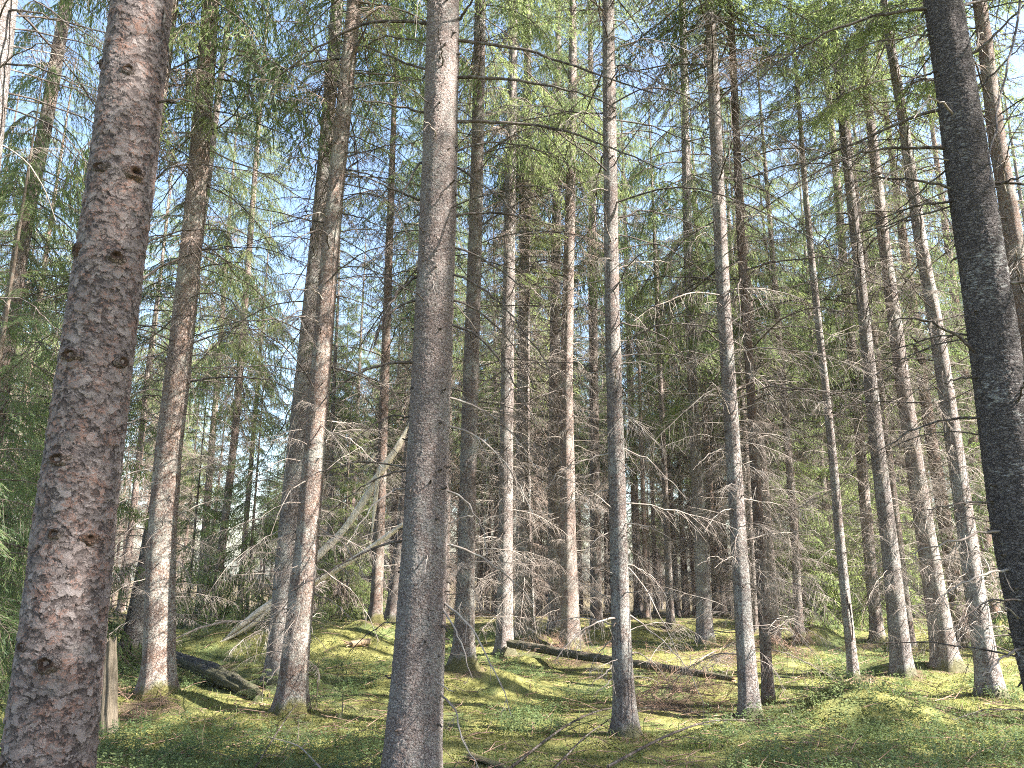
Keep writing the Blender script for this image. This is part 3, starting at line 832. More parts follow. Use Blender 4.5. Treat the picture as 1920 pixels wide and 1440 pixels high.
B('G', [(836, 918), (870, 935), (900, 975), (915, 1040)], .010, -.2, 4, M_DEAD)
B('G', [(830, 1018), (900, 1042), (960, 1085), (1000, 1130)], .011, .2, 6, M_DEAD)
B('G', [(815, 1124), (855, 1140), (895, 1195), (935, 1270), (960, 1340)], .010, -.4, 6, M_DEAD)
B('G', [(826, 1130), (845, 1170), (875, 1230), (886, 1272)], .009, -.5, 2, M_DEAD)
B('G', [(815, 1290), (850, 1320), (868, 1390), (905, 1450)], .009, -.5, 4, M_DEAD)
B('G', [(800, 1275), (830, 1285), (850, 1298)], .008, -.4, 1, M_DEAD)
B('G', [(800, 45), (740, 37), (690, 42), (640, 60), (560, 112), (500, 160)], .018, .1, 10)
B('G', [(798, 132), (745, 112), (690, 88), (640, 78)], .013, .2, 6)
B('G', [(795, 212), (720, 192), (640, 186)], .013, -.2, 7)
B('G', [(792, 376), (740, 357), (690, 332), (640, 325)], .013, -.1, 6)
B('G', [(790, 300), (760, 350), (735, 430)], .012, -.3, 4)
B('G', [(785, 515), (745, 545), (715, 600), (690, 670)], .013, -.3, 6)
B('G', [(783, 560), (750, 572), (720, 600), (700, 650)], .014, -.2, 5)
B('G', [(776, 679), (735, 679), (690, 690), (625, 730), (570, 795)], .013, -.2, 9)
B('G', [(772, 782), (735, 778), (700, 795), (660, 830)], .010, -.2, 4)
B('G', [(762, 880), (725, 888), (680, 915), (600, 970)], .009, -.1, 4)
B('G', [(760, 915), (735, 922), (700, 945), (650, 1020)], .010, -.3, 4, M_DEAD)
B('G', [(748, 1013), (700, 1027), (620, 1068), (545, 1110)], .011, -.2, 5)
B('G', [(826, 160), (829, 100), (822, 50)], .011, -.5, 1)
B('G', [(842, 372), (846, 340), (865, 335), (890, 345)], .011, -.4, 1)
B('G', [(824, 275), (812, 240), (795, 225)], .009, -.5, 2, M_DEAD)
B('G', [(812, 1045), (800, 1040), (798, 1075)], .009, -.4, 0, M_DEAD)
B('G', [(800, 480), (812, 520), (818, 580)], .006, -.3, 2, M_DEAD)
B('Z', [(1730, 15), (1660, 24), (1600, 40), (1550, 60), (1460, 115), (1400, 165)], .015, .1, 10)
B('Z', [(1742, 48), (1710, 95), (1675, 110)], .009, -.2, 4)
B('Z', [(1750, 135), (1715, 145), (1690, 160)], .010, -.2, 4)
B('Z', [(1755, 203), (1690, 226), (1620, 262), (1550, 290), (1440, 340)], .014, .2, 10)
B('Z', [(1768, 278), (1720, 276), (1640, 279), (1570, 300), (1490, 345)], .014, .1, 9)
B('Z', [(1790, 355), (1740, 340), (1690, 333), (1620, 338), (1580, 345)], .012, .1, 8)
B('Z', [(1788, 376), (1740, 382), (1680, 395), (1620, 430)], .011, .2, 6)
B('Z', [(1800, 300), (1745, 340), (1690, 390), (1640, 420)], .010, .3, 6)
B('Z', [(1838, 675), (1810, 640), (1770, 612), (1700, 593), (1640, 607)], .014, -.1, 7)
B('Z', [(1835, 626), (1790, 625), (1720, 640), (1650, 665)], .010, .3, 6)
B('Z', [(1832, 707), (1790, 712), (1740, 730)], .009, -.1, 4)
B('Z', [(1842, 782), (1790, 784), (1720, 800), (1640, 850)], .011, .2, 6)
B('Z', [(1860, 938), (1800, 944), (1740, 955)], .010, -.3, 4)
B('Z', [(1880, 995), (1840, 998), (1790, 1015), (1700, 1040)], .011, -.3, 5, M_DEAD)
B('Z', [(1905, 1068), (1870, 1070), (1830, 1080), (1760, 1120)], .011, -.3, 5, M_DEAD)
B('Z', [(1915, 1165), (1890, 1140), (1860, 1132)], .009, -.2, 3, M_DEAD)
B('Z', [(1920, 1210), (1895, 1225), (1870, 1245), (1840, 1265)], .010, -.4, 3, M_DEAD)
B('Z', [(1825, 105), (1850, 80), (1900, 30), (1960, -30)], .013, -.2, 3)
B('Z', [(1815, 188), (1860, 140), (1930, 70)], .012, -.2, 3)
B('Z', [(1840, 255), (1875, 225), (1960, 200)], .010, .2, 3)
B('Z', [(1870, 350), (1900, 335), (1970, 310)], .011, -.2, 3)
B('Z', [(1900, 770), (1915, 740), (1930, 700)], .010, -.5, 2)
# the near twig hanging from above at the right edge
B('Z', [(1930, -60), (1908, 40), (1890, 130), (1872, 190), (1868, 240), (1858, 300), (1852, 340)], .010, -2.4, 5, M_DARK, .1)
B('M', [(1158, 410), (1200, 392), (1270, 405), (1330, 445)], .012, .1, 8)
B('M', [(1140, 608), (1190, 607), (1260, 640), (1300, 700)], .012, .1, 10)
B('M', [(1150, 265), (1185, 245), (1230, 245), (1290, 300)], .010, .2, 8)
B('M', [(1163, 735), (1195, 733), (1240, 745)], .008, -.1, 5)
B('M', [(1140, 850), (1090, 865), (1045, 885), (1020, 925)], .011, -.2, 6, M_DEAD)
B('M', [(1148, 915), (1100, 930), (1050, 945)], .009, -.1, 6, M_DEAD)
B('M', [(1172, 840), (1220, 865), (1290, 935)], .010, -.1, 6, M_DEAD)
B('M', [(1180, 1060), (1215, 1110), (1250, 1180), (1290, 1260)], .009, -.3, 6, M_DEAD)
B('M', [(1182, 1150), (1230, 1190), (1290, 1250), (1320, 1320)], .009, -.4, 6, M_DEAD)
B('M', [(1158, 1240), (1125, 1270), (1105, 1285)], .008, -.4, 2, M_DEAD)
B('M', [(1158, 1262), (1130, 1290), (1112, 1305)], .008, -.3, 1, M_DEAD)
B('P', [(1345, 190), (1400, 150), (1460, 90), (1520, 10)], .014, .2, 6)
B('P', [(1352, 250), (1420, 230), (1490, 200)], .012, .2, 6)
B('P', [(1325, 45), (1270, 70), (1220, 80)], .011, .1, 5)
B('P', [(1384, 640), (1400, 660), (1415, 720)], .009, -.2, 4, M_DEAD)
B('P', [(1362, 840), (1330, 850), (1300, 880)], .010, -.3, 6, M_DEAD)
B('P', [(1372, 1060), (1340, 1040), (1310, 1060)], .008, -.2, 4, M_DEAD)
B('E2', [(648, 318), (690, 325), (740, 350), (790, 390)], .012, .1, 6)
B('E2', [(644, 400), (690, 412), (760, 450)], .011, .2, 6)
B('E2', [(632, 500), (680, 500), (730, 520), (770, 560)], .010, -.1, 6)
B('E2', [(610, 805), (660, 825), (720, 880)], .010, .2, 5, M_DEAD)
B('E2', [(596, 990), (640, 1010), (690, 1090)], .010, -.2, 5, M_DEAD)
B('E2', [(588, 1113), (620, 1125), (665, 1162)], .009, -.2, 3, M_DEAD)
B('E2', [(540, 1228), (520, 1255), (500, 1280)], .008, -.3, 0, M_DEAD)
B('C', [(386, 250), (430, 228), (470, 170), (495, 60)], .012, .2, 6)
B('C', [(380, 470), (430, 465), (480, 460)], .010, .1, 5)
B('C', [(372, 345), (420, 350), (470, 400)], .010, .2, 6)
B('A', [(300, -60), (308, 40), (316, 110), (324, 150)], .011, -.1, 3)
B('A', [(312, 190), (350, 188), (400, 205)], .009, .2, 2)
B('A', [(200, 130), (188, 120), (178, 112)], .010, -.1, 0)
B('A2', [(10, 20), (60, 22), (120, 40), (200, 85)], .012, -.4, 8)
B('A2', [(-5, 120), (60, 122), (130, 145), (190, 175)], .012, -.3, 8)
B('A2', [(-30, 560), (50, 560), (120, 630)], .010, -.2, 6)


def add_bough(key, px, py, az, tilt, s, k, dy=0.0, lib=None):
    """a living bough with its needles, on a tree"""
    T = TREES[key]
    p = at_y(px, py, T['Y']); h = p[2] - T['base'][2]
    c, ra = T['pos'](h)
    V, F, MI = FINE[k]
    key2 = 'live_bough_%d' % k
    me = bpy.data.meshes.get(key2) or make_mesh(key2, V, F, [M_BOUGH, M_NEEDLE], MI)
    o = link('green_bough', me, T['root'])
    d = np.array([math.cos(az), math.sin(az), 0])
    o.matrix_local = rot(az, tilt, 0, s, c + d * ra * .8)


for (px, py, az, tilt, s, k) in ((392, 195, -.5, -.1, .5, 0), (392, 215, -2.2, -.35, .5, 5), (390, 190, -1.5, -.3, .45, 3), (385, 225, -1.0, -.35, .5, 6), (388, 205, -2.7, -.1, .45, 7)):
    add_bough('C', px, py, az, tilt, s, k)
for (px, py, az, tilt, s, k) in ((585, 600, -2.2, -.2, .35, 1), (580, 640, -1.2, -.3, .3, 5)):
    add_bough('E1', px, py, az, tilt, s, k)
for (px, py, az, tilt, s, k) in ((1040, 300, -2.6, -.1, .8, 2), (1045, 330, -1.8, -.2, .7, 4)):
    add_bough('K1', px, py, az, tilt, s, k)
for (px, py, az, tilt, s, k) in ((1600, 690, 2.9, -.15, .8, 2), (1604, 720, -2.6, -.2, .9, 4), (1600, 650, -.6, -.2, .8, 6), (1590, 560, -2.2, -.2, .9, 1), (1598, 610, -1.2, -.25, .8, 3)):
    add_bough('U', px, py, az, tilt, s, k)
for q in range(22):
    add_bough('O', 1300, 300 + q * 22, q * 2.4, -.25, .75 + .2 * math.sin(q * 1.7), q % 8)
for q in range(16):
    add_bough('B', 30, 330 + q * 34, q * 2.4 + 1, -.3, .8 + .2 * math.sin(q * 2.1), q % 8)
for q in range(16):
    add_bough('W2', 1730, 640 - q * 28, q * 2.4 + 1, -.25, .8 + .2 * math.sin(q * 2.1), q % 8)

# ------------------------------------------------------------------ young spruces, green nearly to the ground


def young(px, py, Y, hgt, w, k, label, zoff=0.0):
    if Y is None:
        g = on_ground(px, py)
    else:
        g = at_y(px, py, Y)
    g = np.array([g[0], g[1], float(terrain(g[0], g[1], False)) - .05])
    r = thing('young_spruce', label, 'tree', g, 'young spruces among the tall trunks')
    c = link('crown', NEARYOUNG[0] if Y and Y < 10 else YOUNG[k], r)
    c.scale = (w, w, hgt / 7.0); c.rotation_euler = (0, 0, px * .7)
    return r


young(-78, 1180, 7.2, 6.8, .95, 0, 'light green young spruce reaching in at the left edge beside the flaky trunk')
young(40, 1150, 15, 6.5, 1.0, 1, 'bushy young spruce seen left of the flaky trunk, in its gap with the edge')
young(-60, 1150, 12, 7.5, 1.0, 2, 'taller young spruce behind the light green one at the left edge')
young(95, 1150, 11.5, 9.5, 1.05, 1, 'tall young spruce just behind the flaky trunk, green on both sides of it')
young(350, 1160, 19.5, 7.0, .9, 1, 'young spruce between the pale footed trunk and the thin crooked one')
young(462, 1160, 19, 7.6, 1.0, 0, 'dark young spruce between the thin crooked trunk and the close pair')
young(640, 1160, 22, 7.0, 1.0, 2, 'young spruce beyond the leaning broken stem, right of the palest trunk')
young(1510, 1170, 19, 8.5, 1.1, 1, 'tall dark young spruce left of the thin scarred trunk')
young(1570, 1165, 23, 8.0, 1.1, 2, 'young spruce right behind the thin scarred trunk')
young(1680, 1160, 24, 8.0, 1.1, 0, 'young spruce behind the slim bright trunk and the stout grey one')
young(1465, 1165, 24, 9.0, 1.1, 2, 'young spruce deep in the twig thicket right of the lichen patched trunk')
young(1820, 1160, 23, 7.5, 1.0, 1, 'young spruce between the stout grey trunk and the whitened tan one')


young(1640, 1160, 19, 9.0, 1.2, 2, 'broad young spruce between the grey mid distance trunk and the leaning tan one')
young(1900, 1160, 15, 8.0, 1.1, 0, 'young spruce glimpsed behind the black lichen trunk at the right edge')


def sapling(px, py, hgt, k, label):
    g = on_ground(px, py); g[2] -= .02
    r = thing('spruce_sapling', label, 'sapling', g)
    rs = np.random.default_rng(px); mb = MB()
    mb.add(*tube(np.array([[0, 0, -.05], [.01, 0, hgt * .5], [0, .01, hgt]]), [.008, .006, .002], 4), 0)
    for q in range(13):
        h = hgt * (.15 + .85 * q / 13)
        place(mb, FINE[(q + k) % 8], rot(q * 2.4, .1 + .02 * q, 0, hgt * (.42 - .022 * q), (0, 0, h)))
    link('foliage', mb.mesh('foliage', [M_BOUGH, M_NEEDLE]), r)


sapling(490, 1318, .42, 0, 'small spruce sapling at the lower end of the dark bark log')
sapling(592, 1325, .50, 3, 'spruce sapling on the right of the palest trunk')
sapling(556, 1400, .30, 5, 'tiny spruce sapling in front of the palest trunk')
sapling(640, 1345, .30, 1, 'tiny spruce sapling on the bright moss between the palest and central trunks')
sapling(455, 1180, .55, 2, 'feathery sapling under the leaning splintered stem')
# ------------------------------------------------------------------ fallen and broken wood


def log_mb(P, R, sides, rs, rough=.12, jag=(0, 0), mb=None, m=0, mend=1, step=.03, squash=1.0):
    P = np.asarray(P, float); s = np.concatenate([[0], np.cumsum(np.linalg.norm(np.diff(P, axis=0), axis=1))])
    n = max(6, int(s[-1] / step)); u = np.linspace(0, s[-1], n)
    Q = np.stack([np.interp(u, s, P[:, k]) for k in range(3)], 1); r = np.interp(u, s, R)
    kk = max(1, n // 14); ker = np.ones(2 * kk + 1) / (2 * kk + 1)
    Q = np.stack([np.convolve(np.pad(Q[:, k], kk, mode='reflect', reflect_type='odd'), ker, 'valid') for k in range(3)], 1)
    T = np.gradient(Q, axis=0); T /= np.linalg.norm(T, axis=1)[:, None]
    ref = np.array([0, 0, 1.]) if abs(T[:, 2]).mean() < .7 else np.array([0, 1., 0])
    A = np.cross(T, ref); A /= np.linalg.norm(A, axis=1)[:, None]; Bn = np.cross(A, T)
    a = np.arange(sides) * 2 * PI / sides
    o = rs.random() * 50
    ridge = vnoise(np.cos(a)[None] * 2.5 + o + 0 * u[:, None], np.sin(a)[None] * 2.5 + u[:, None] * 1.2, 4) - .5
    rid2 = vnoise(a[None] * 5 + o + 0 * u[:, None], u[:, None] * 5, 8) - .5
    rr = r[:, None] * (1 + rough * 2 * ridge + rough * 1.4 * rid2)
    V = Q[:, None] + rr[..., None] * (np.cos(a)[None, :, None] * A[:, None] + squash * np.sin(a)[None, :, None] * Bn[:, None])
    for e, j in ((0, jag[0]), (-1, jag[1])):
        if j:
            k = rs.uniform(-.2, 1, sides) * j; sg = -1 if e == 0 else 1
            V[e] += sg * k[:, None] * T[e][None]
    V = V.reshape(-1, 3)
    mb = mb or MB()
    i = np.arange(n - 1)[:, None] * sides; j = np.arange(sides)[None]; kx = (j + 1) % sides
    a0 = (i + j).ravel(); a1 = (i + kx).ravel()
    mb.add(V, np.concatenate([np.stack([a0, a0 + sides, a1], 1), np.stack([a1, a0 + sides, a1 + sides], 1)]), m)
    for base, c in ((0, Q[0]), ((n - 1) * sides, Q[-1])):
        W = np.vstack([V[base:base + sides], c])
        mb.add(W, np.array([(q, (q + 1) % sides, sides) for q in range(sides)]), mend)
    return mb


def grain_mat(name, lo, hi, scale, axis=None):
    m = NT(name)
    tc = m.n('ShaderNodeTexCoord')
    mp = m.n('ShaderNodeMapping')
    if axis is not None: mp.inputs['Rotation'].default_value = axis
    mp.inputs['Scale'].default_value = (scale, scale, scale * .06)
    m.l(tc.outputs['Object'], mp.inputs[0])
    n1 = m.noise(mp.outputs[0], 1.0, 4, .6)
    n2 = m.noise(tc.outputs['Object'], 9, 3, .6)
    c = m.ramp(n1.outputs['Fac'], [(.3, lo), (.62, hi)])
    c = m.mix(m.ramp(n2.outputs['Fac'], [(.5, 0.0), (.75, .55)]), c, tuple(x * .45 for x in lo))
    p = m.principled(c, .85, .15)
    b = m.n('ShaderNodeBump'); b.inputs['Distance'].default_value = .006; m.l(n1.outputs['Fac'], b.inputs['Height'])
    m.l(b.outputs[0], p.inputs['Normal'])
    return m.finish(p.outputs[0])


M_POST = grain_mat('weathered_post_wood', (.085, .068, .046), (.20, .165, .12), 70)
M_PALE = grain_mat('splintered_pale_wood', (.45, .36, .26), (.75, .66, .53), 40, (0, math.radians(-55), 0))
M_POLE = grain_mat('stripped_pole_wood', (.19, .14, .10), (.42, .34, .26), 60, (0, math.radians(-58), 0))
M_LOGBARK = bark('log_bark', 26, .8, .02, (.05, .042, .035), (.11, .095, .08), (.22, .20, .17), (.012, .01, .008), (.24, .23, .20), .35)
M_REDLOG = bark('fallen_trunk_bark', 40, .8, .012, (.13, .085, .065), (.26, .18, .14), (.38, .29, .235), (.03, .02, .015), (.36, .33, .27), .5)
M_ENDWOOD = wood_mat('end_wood', (.30, .20, .12), (.52, .38, .25), (.16, .10, .06), .4, 14)


def gp(px, py, dz=0.0):
    g = on_ground(px, py); g = g.copy(); g[2] += dz
    return g


def px_w(w, p):
    return .5 * w * float((p - CAM) @ FWD) / F_PX


def whole(name, label, cat, mb, mats, origin, group=None):
    me = mb.mesh(name, mats)
    o = link(name, me); o.location = origin
    return tag(o, label, cat, group)


# dark bark covered log, upper left end lifted clear of the moss
rs = np.random.default_rng(5)
p0, p1, p2 = gp(322, 1262, .22), gp(400, 1286, .15), gp(470, 1308, .07)
o0 = p1
mb = log_mb(np.array([p0, p1, p2, p2 + (p2 - p1) * .25]) - o0, [.075, .10, .08, .03], 40, rs, .26, (.05, .04), step=.015, mend=0)
for q in range(5):
    b = p0 + (p2 - p0) * rs.uniform(.3, 1) - o0 + [0, 0, -.06]
    mb.add(*tube(np.array([b, b + [rs.normal(0, .05), -.06, -.06], b + [rs.normal(0, .12), -.1, -.12]]), [.03, .02, .008], 5), 0)
whole('fallen_log', 'dark fallen log with thick furrowed bark, sloping down to a green sapling', 'log', mb, [M_LOGBARK, M_ENDWOOD], o0)

# long fallen trunk in the middle
rs = np.random.default_rng(6)
pts = [gp(955, 1232, .22), gp(1060, 1252, .22), gp(1170, 1270, .21), gp(1275, 1288, .20), gp(1375, 1306, .20)]
o0 = pts[0]
root = thing('fallen_tree', 'long fallen reddish brown trunk lying across the moss behind the grey green tree', 'trunk', o0)
mb = log_mb(np.array(pts) - o0, [.066, .066, .058, .046, .03], 26, rs, .16, (.02, .05), step=.025)
link('stem', mb.mesh('stem', [M_REDLOG, M_ENDWOOD]), root)
Pl = np.array(pts)
for q in range(26):
    u = .08 + .92 * (q + rs.random()) / 26
    b = np.array([np.interp(u * 4, range(5), Pl[:, k]) for k in range(3)]) - o0
    az = rs.uniform(-PI, PI)
    o = link('dead_branch', SNAG[q % 8] if q % 3 else DEAD[q % 14], root)
    o.matrix_local = rot(az, rs.uniform(-.5, .9), rs.normal(0, 1), rs.uniform(.35, .9), b)

# weathered post like stump
rs = np.random.default_rng(7)
g = gp(202, 1376); Yp = g[1]; top = at_y(206, 1207, Yp)
mb = log_mb(np.array([[0, 0, -.15], [.0, 0, .02], (top - g) * .5, top - g]), [px_w(36, g), px_w(32, g), px_w(27, g), px_w(22, g)], 40, rs, .16, (0, .07), step=.02)
whole('broken_stump', 'grey weathered post like stump with a jagged top, beside the flaky trunk', 'stump', mb, [M_POST, M_POST], g)

# leaning broken stem, split into splinters
g = gp(428, 1196); Yl = g[1]
root = thing('broken_tree', 'snapped stem leaning behind the close pair, its pale wood split into long splinters', 'broken tree', g)
rs = np.random.default_rng(8)


def lp(px, py, dy=0.0):
    return at_y(px, py, Yl + dy) - g


dp = float(g[1]) / F_PX / math.cos(PITCH)


def shard(name, px, w, mat, dy=(0, 0), sq=.45, jag=(.25, .25)):
    n = len(px)
    P = [lp(x, y, dy[0] + (dy[1] - dy[0]) * k / (n - 1)) for k, (x, y) in enumerate(px)]
    link(name, log_mb(P, [.5 * a * dp for a in w], 14, rs, .2, jag, step=.03, squash=sq).mesh(name, [mat, mat]), root)


shard('splinter', [(424, 1197), (455, 1172), (500, 1138), (535, 1112)], [10, 24, 29, 25], M_PALE, (0, 0))
shard('splinter', [(392, 1214), (440, 1192), (480, 1166), (520, 1128)], [4, 8, 12, 14], M_PALE, (-.08, -.05), .6)
shard('pole', [(530, 1125), (590, 1092), (670, 1045), (755, 984)], [15, 15, 14, 11], M_PALE, (0, .1), .7, (.1, .2))
shard('splinter', [(560, 1075), (596, 1042), (640, 1000), (690, 930), (712, 885)], [10, 14, 13, 12, 9], M_PALE, (.1, .3), .6)
shard('splinter', [(704, 898), (725, 870), (750, 830), (766, 797)], [10, 13, 10, 4], M_PALE, (.25, .4), .6)
shard('splinter', [(708, 898), (704, 940), (698, 992)], [7, 8, 3], M_PALE, (.2, .2), .6)
shard('splinter', [(695, 870), (700, 855), (706, 850)], [4, 5, 2], M_PALE, (.2, .2), .6, (.05, .05))

# bare stick resting on the bank, short sawn log, bark piece
P = [gp(318, 1222, .16), gp(370, 1205, .22), gp(420, 1196, .25), gp(465, 1192, .22)]
mb = MB(); mb.add(*tube(np.array(P) - P[1], [.012, .02, .022, .012], 6), 0)
for q in range(5):
    b = P[1] * 0 + (P[2] - P[1]) * rs.random(); mb.add(*tube(np.array([b, b + rs.normal(0, .15, 3) + [0, 0, .1]]), [.006, .003], 3), 0)
whole('fallen_stick', 'smooth bare stick lying along the bank by the pale splintered foot', 'stick', mb, [M_DEAD], P[1])
a, b = gp(660, 1214, .05), gp(692, 1210, .06)
mb = log_mb(np.array([a, b]) - a, [.05, .045], 14, rs, .15, (.03, .03), step=.02)
for q in range(3):
    mb.add(*tube(np.array([[0, 0, 0], [-.08 - .04 * q, -.05, .05 * q - .03]]), [.02, .006], 4), 0)
whole('log_piece', 'short pale log lying in the dip of the mossy mound', 'log', mb, [M_ENDWOOD, M_ENDWOOD], a)
a, b = gp(884, 1424, .03), gp(955, 1452, .03)
mb = log_mb(np.array([a, b]) - a, [.035, .045], 12, rs, .25, (.06, .03), step=.02, squash=.5)
whole('bark_piece', 'broken reddish piece of rotten wood in the grass right of the central trunk', 'wood', mb, [M_REDLOG, M_ENDWOOD], a)

# fallen boughs in the foreground
for px, lab, r0, sd in (
        ([(960, 1456), (1060, 1382), (1130, 1350), (1190, 1340), (1270, 1338), (1330, 1350)], 'dark fallen bough arching over the grass in front of the grey green trunk', .011, 1),
        ([(1040, 1460), (1095, 1408), (1150, 1368), (1205, 1346)], 'shorter fallen bough crossing below the arching one', .008, 2),
        ([(1140, 1456), (1250, 1404), (1330, 1374), (1400, 1366), (1450, 1356)], 'thick dark fallen bough pointing at the foot of the lichen patched trunk', .012, 3),
        ([(470, 1470), (520, 1395), (555, 1340), (600, 1322)], 'thin fallen twig curving up before the palest trunk', .009, 4),
        ([(610, 1470), (560, 1425), (500, 1408)], 'thin pale twig on the grass before the palest trunk, lower one', .008, 5),
        ([(1370, 1215), (1330, 1240), (1290, 1268)], 'bleached fallen branch slanting beside the dark footed trunk', .014, 6),
        ([(1920, 1345), (1850, 1352), (1790, 1375)], 'thin dark fallen branch at the foot of the whitened tan trunk', .008, 7)):
    rs = np.random.default_rng(60 + sd)
    P = np.array([gp(x, y, .07 + .05 * math.sin(k)) for k, (x, y) in enumerate(px)]); o0 = P[len(P) // 2].copy()
    t = np.linspace(0, 1, len(P)); tt = np.linspace(0, 1, 18)
    Q = np.stack([np.interp(tt, t, P[:, k]) for k in range(3)], 1) - o0
    for _ in range(3): Q[1:-1] = .25 * Q[:-2] + .5 * Q[1:-1] + .25 * Q[2:]
    mb = MB(); mb.add(*tube(Q, r0 * (1 - .7 * tt), 6), 0)
    L = float(np.linalg.norm(np.diff(Q, axis=0), axis=1).sum())
    add_twigs(mb, rs, Q, tt, L, 18 if sd != 5 else 5, .15, .22, (-.4, .35), r0 * .3, 0, 2)
    whole('fallen_branch', lab, 'branch', mb, [M_DARK if sd not in (5, 6) else M_DEAD], o0)


BRUSH = []


def brush(px, py, rx, ry, n, label, seed, hgt=.25):
    rs = np.random.default_rng(seed); g = gp(px, py); BRUSH.append((g[0], g[1], (rx + ry) * .5))
    mb = MB()
    for q in range(n):
        a = rs.random() * 6.28; d = rs.random() ** .6
        x = rx * d * math.cos(a); y = ry * d * math.sin(a)
        z = float(terrain(g[0] + x, g[1] + y, False)) - g[2] + rs.random() * hgt * (1.2 - d)
        place(mb, DEAD_ARR[rs.integers(22)], rot(rs.random() * 6.28, rs.normal(.1, .25), rs.random() * 6.28, rs.uniform(.25, .75), (x, y, z)), np.array([0]))
    whole('brush_heap', label, 'brush', mb, [M_BROWN], g)


brush(1285, 1325, .75, .45, 46, 'heap of brown dead twigs between the grey green and the lichen patched trunks', 71)
brush(1080, 1240, .7, .35, 30, 'tangle of broken twigs around the foot of the reddish sunlit trunk', 72, .35)
brush(1370, 1238, .6, .3, 22, 'low brown brush beside the tip of the long fallen trunk', 73)
brush(1470, 1225, .9, .5, 30, 'brown twig litter in front of the twig thicket on the right', 74)
brush(255, 1330, .5, .3, 12, 'few brown twigs on bare soil between the weathered stump and the pale footed trunk', 75, .1)
brush(20, 1235, .7, .4, 26, 'brown dead brush on the bank left of the flaky trunk', 76, .4)

# ------------------------------------------------------------------ the ground sheet
M = NT('forest_floor')
g = M.n('ShaderNodeNewGeometry'); P = g.outputs['Position']
n1 = M.noise(P, 1.1, 4); n2 = M.noise(P, 7, 4, .65); n3 = M.noise(P, 60, 3, .7); n4 = M.noise(P, .55, 3)
v = M.math('ADD', M.math('MULTIPLY', n2.outputs['Fac'], .6), M.math('MULTIPLY', n3.outputs['Fac'], .5))
yel = M.ramp(v, [(.36, (.055, .052, .018)), (.5, (.165, .158, .050)), (.62, (.27, .255, .090)), (.78, (.36, .335, .15))])
gre = M.ramp(v, [(.36, (.030, .040, .016)), (.52, (.090, .112, .042)), (.7, (.17, .19, .075))])
brn = M.ramp(v, [(.36, (.030, .020, .013)), (.52, (.095, .064, .042)), (.7, (.20, .145, .10))])
n5 = M.noise(P, 2.3, 5, .65)
f1 = M.ramp(M.math('ADD', M.math('MULTIPLY', n4.outputs['Fac'], .5), M.math('MULTIPLY', n5.outputs['Fac'], .5)), [(.47, 0.0), (.56, 1.0)])
c = M.mix(f1, yel, gre)
f2 = M.ramp(M.math('ADD', M.math('MULTIPLY', n1.outputs['Fac'], .6), M.math('MULTIPLY', n2.outputs['Fac'], .4)), [(.55, 0.0), (.66, .55)])
at = M.n('ShaderNodeAttribute', attribute_name='litter')
lt = M.ramp(M.math('ADD', at.outputs['Fac'], M.math('MULTIPLY', M.math('SUBTRACT', n2.outputs['Fac'], .5), 1.6)), [(.30, 0.0), (.60, .9)])
c = M.mix(M.math('MAXIMUM', f2, lt), c, brn)
# far floor: needle litter
sx = M.n('ShaderNodeSeparateXYZ'); M.l(P, sx.inputs[0])
fy = M.ramp(M.math('MULTIPLY', sx.outputs[1], .02), [(.36, 0.0), (.5, .8)])
c = M.mix(fy, c, (.12, .085, .055))
p = M.principled(c, .95, .1)
b = M.n('ShaderNodeBump'); b.inputs['Distance'].default_value = .03; b.inputs['Strength'].default_value = 1.0
M.l(M.math('ADD', n3.outputs['Fac'], n2.outputs['Fac']), b.inputs['Height']); M.l(b.outputs[0], p.inputs['Normal'])
M_FLOOR = M.finish(p.outputs[0])

rad = np.concatenate([[.4, 1.0, 1.8, 2.6], 3.2 * 1.0095 ** np.arange(0, 225), [28.5, 31, 34, 38, 43, 50, 60, 75, 95, 130, 180, 260, 400]])
rad = np.unique(np.round(rad, 4))
ang = np.concatenate([np.linspace(-180, -46, 30), np.linspace(-44, 44, 620), np.linspace(46, 176, 29)])
aa = np.radians(ang)
X = rad[:, None] * np.sin(aa)[None]; Yg = rad[:, None] * np.cos(aa)[None]
Z = terrain(X, Yg)
V = np.stack([X, Yg, Z], 2).reshape(-1, 3)
n = len(aa); i = np.arange(len(rad) - 1)[:, None] * n; j = np.arange(n)[None]; k = (j + 1) % n
a0 = (i + j).ravel(); a1 = (i + k).ravel()
F = np.concatenate([np.stack([a0, a0 + n, a1], 1), np.stack([a1, a0 + n, a1 + n], 1)])
V = np.vstack([V, [0, 0, float(terrain(0, 0))]]); c0 = len(V) - 1
F = np.vstack([F, np.array([(q, (q + 1) % n, c0) for q in range(n)])])
F = F[:, ::-1]
gme = make_mesh('ground', V, F, [M_FLOOR])
lit_ = np.zeros(len(V))
for t_ in TREES.values():
    q_ = (V[:, 0] - t_['base'][0]) ** 2 + (V[:, 1] - t_['base'][1]) ** 2
    lit_ = np.maximum(lit_, np.exp(-q_ / .30 ** 2))
for bx, by, br in BRUSH:
    lit_ = np.maximum(lit_, .8 * np.exp(-((V[:, 0] - bx) ** 2 + (V[:, 1] - by) ** 2) / br ** 2))
la_ = gme.attributes.new('litter', 'FLOAT', 'POINT'); la_.data.foreach_set('value', lit_.astype(np.float32))
tag(link('ground', gme), kind='structure')

# ------------------------------------------------------------------ ground cover nobody could count


def scatter(n, ymin, ymax, seed, power=1.6):
    rs = np.random.default_rng(seed)
    d = ymin * (ymax / ymin) ** (rs.random(n) ** (1 / power) if power < 1 else rs.random(n))
    x = rs.uniform(-.80, .80, n) * (d + .6)
    return rs, x, d


def keep(mask, *a):
    return [q[mask] for q in a]


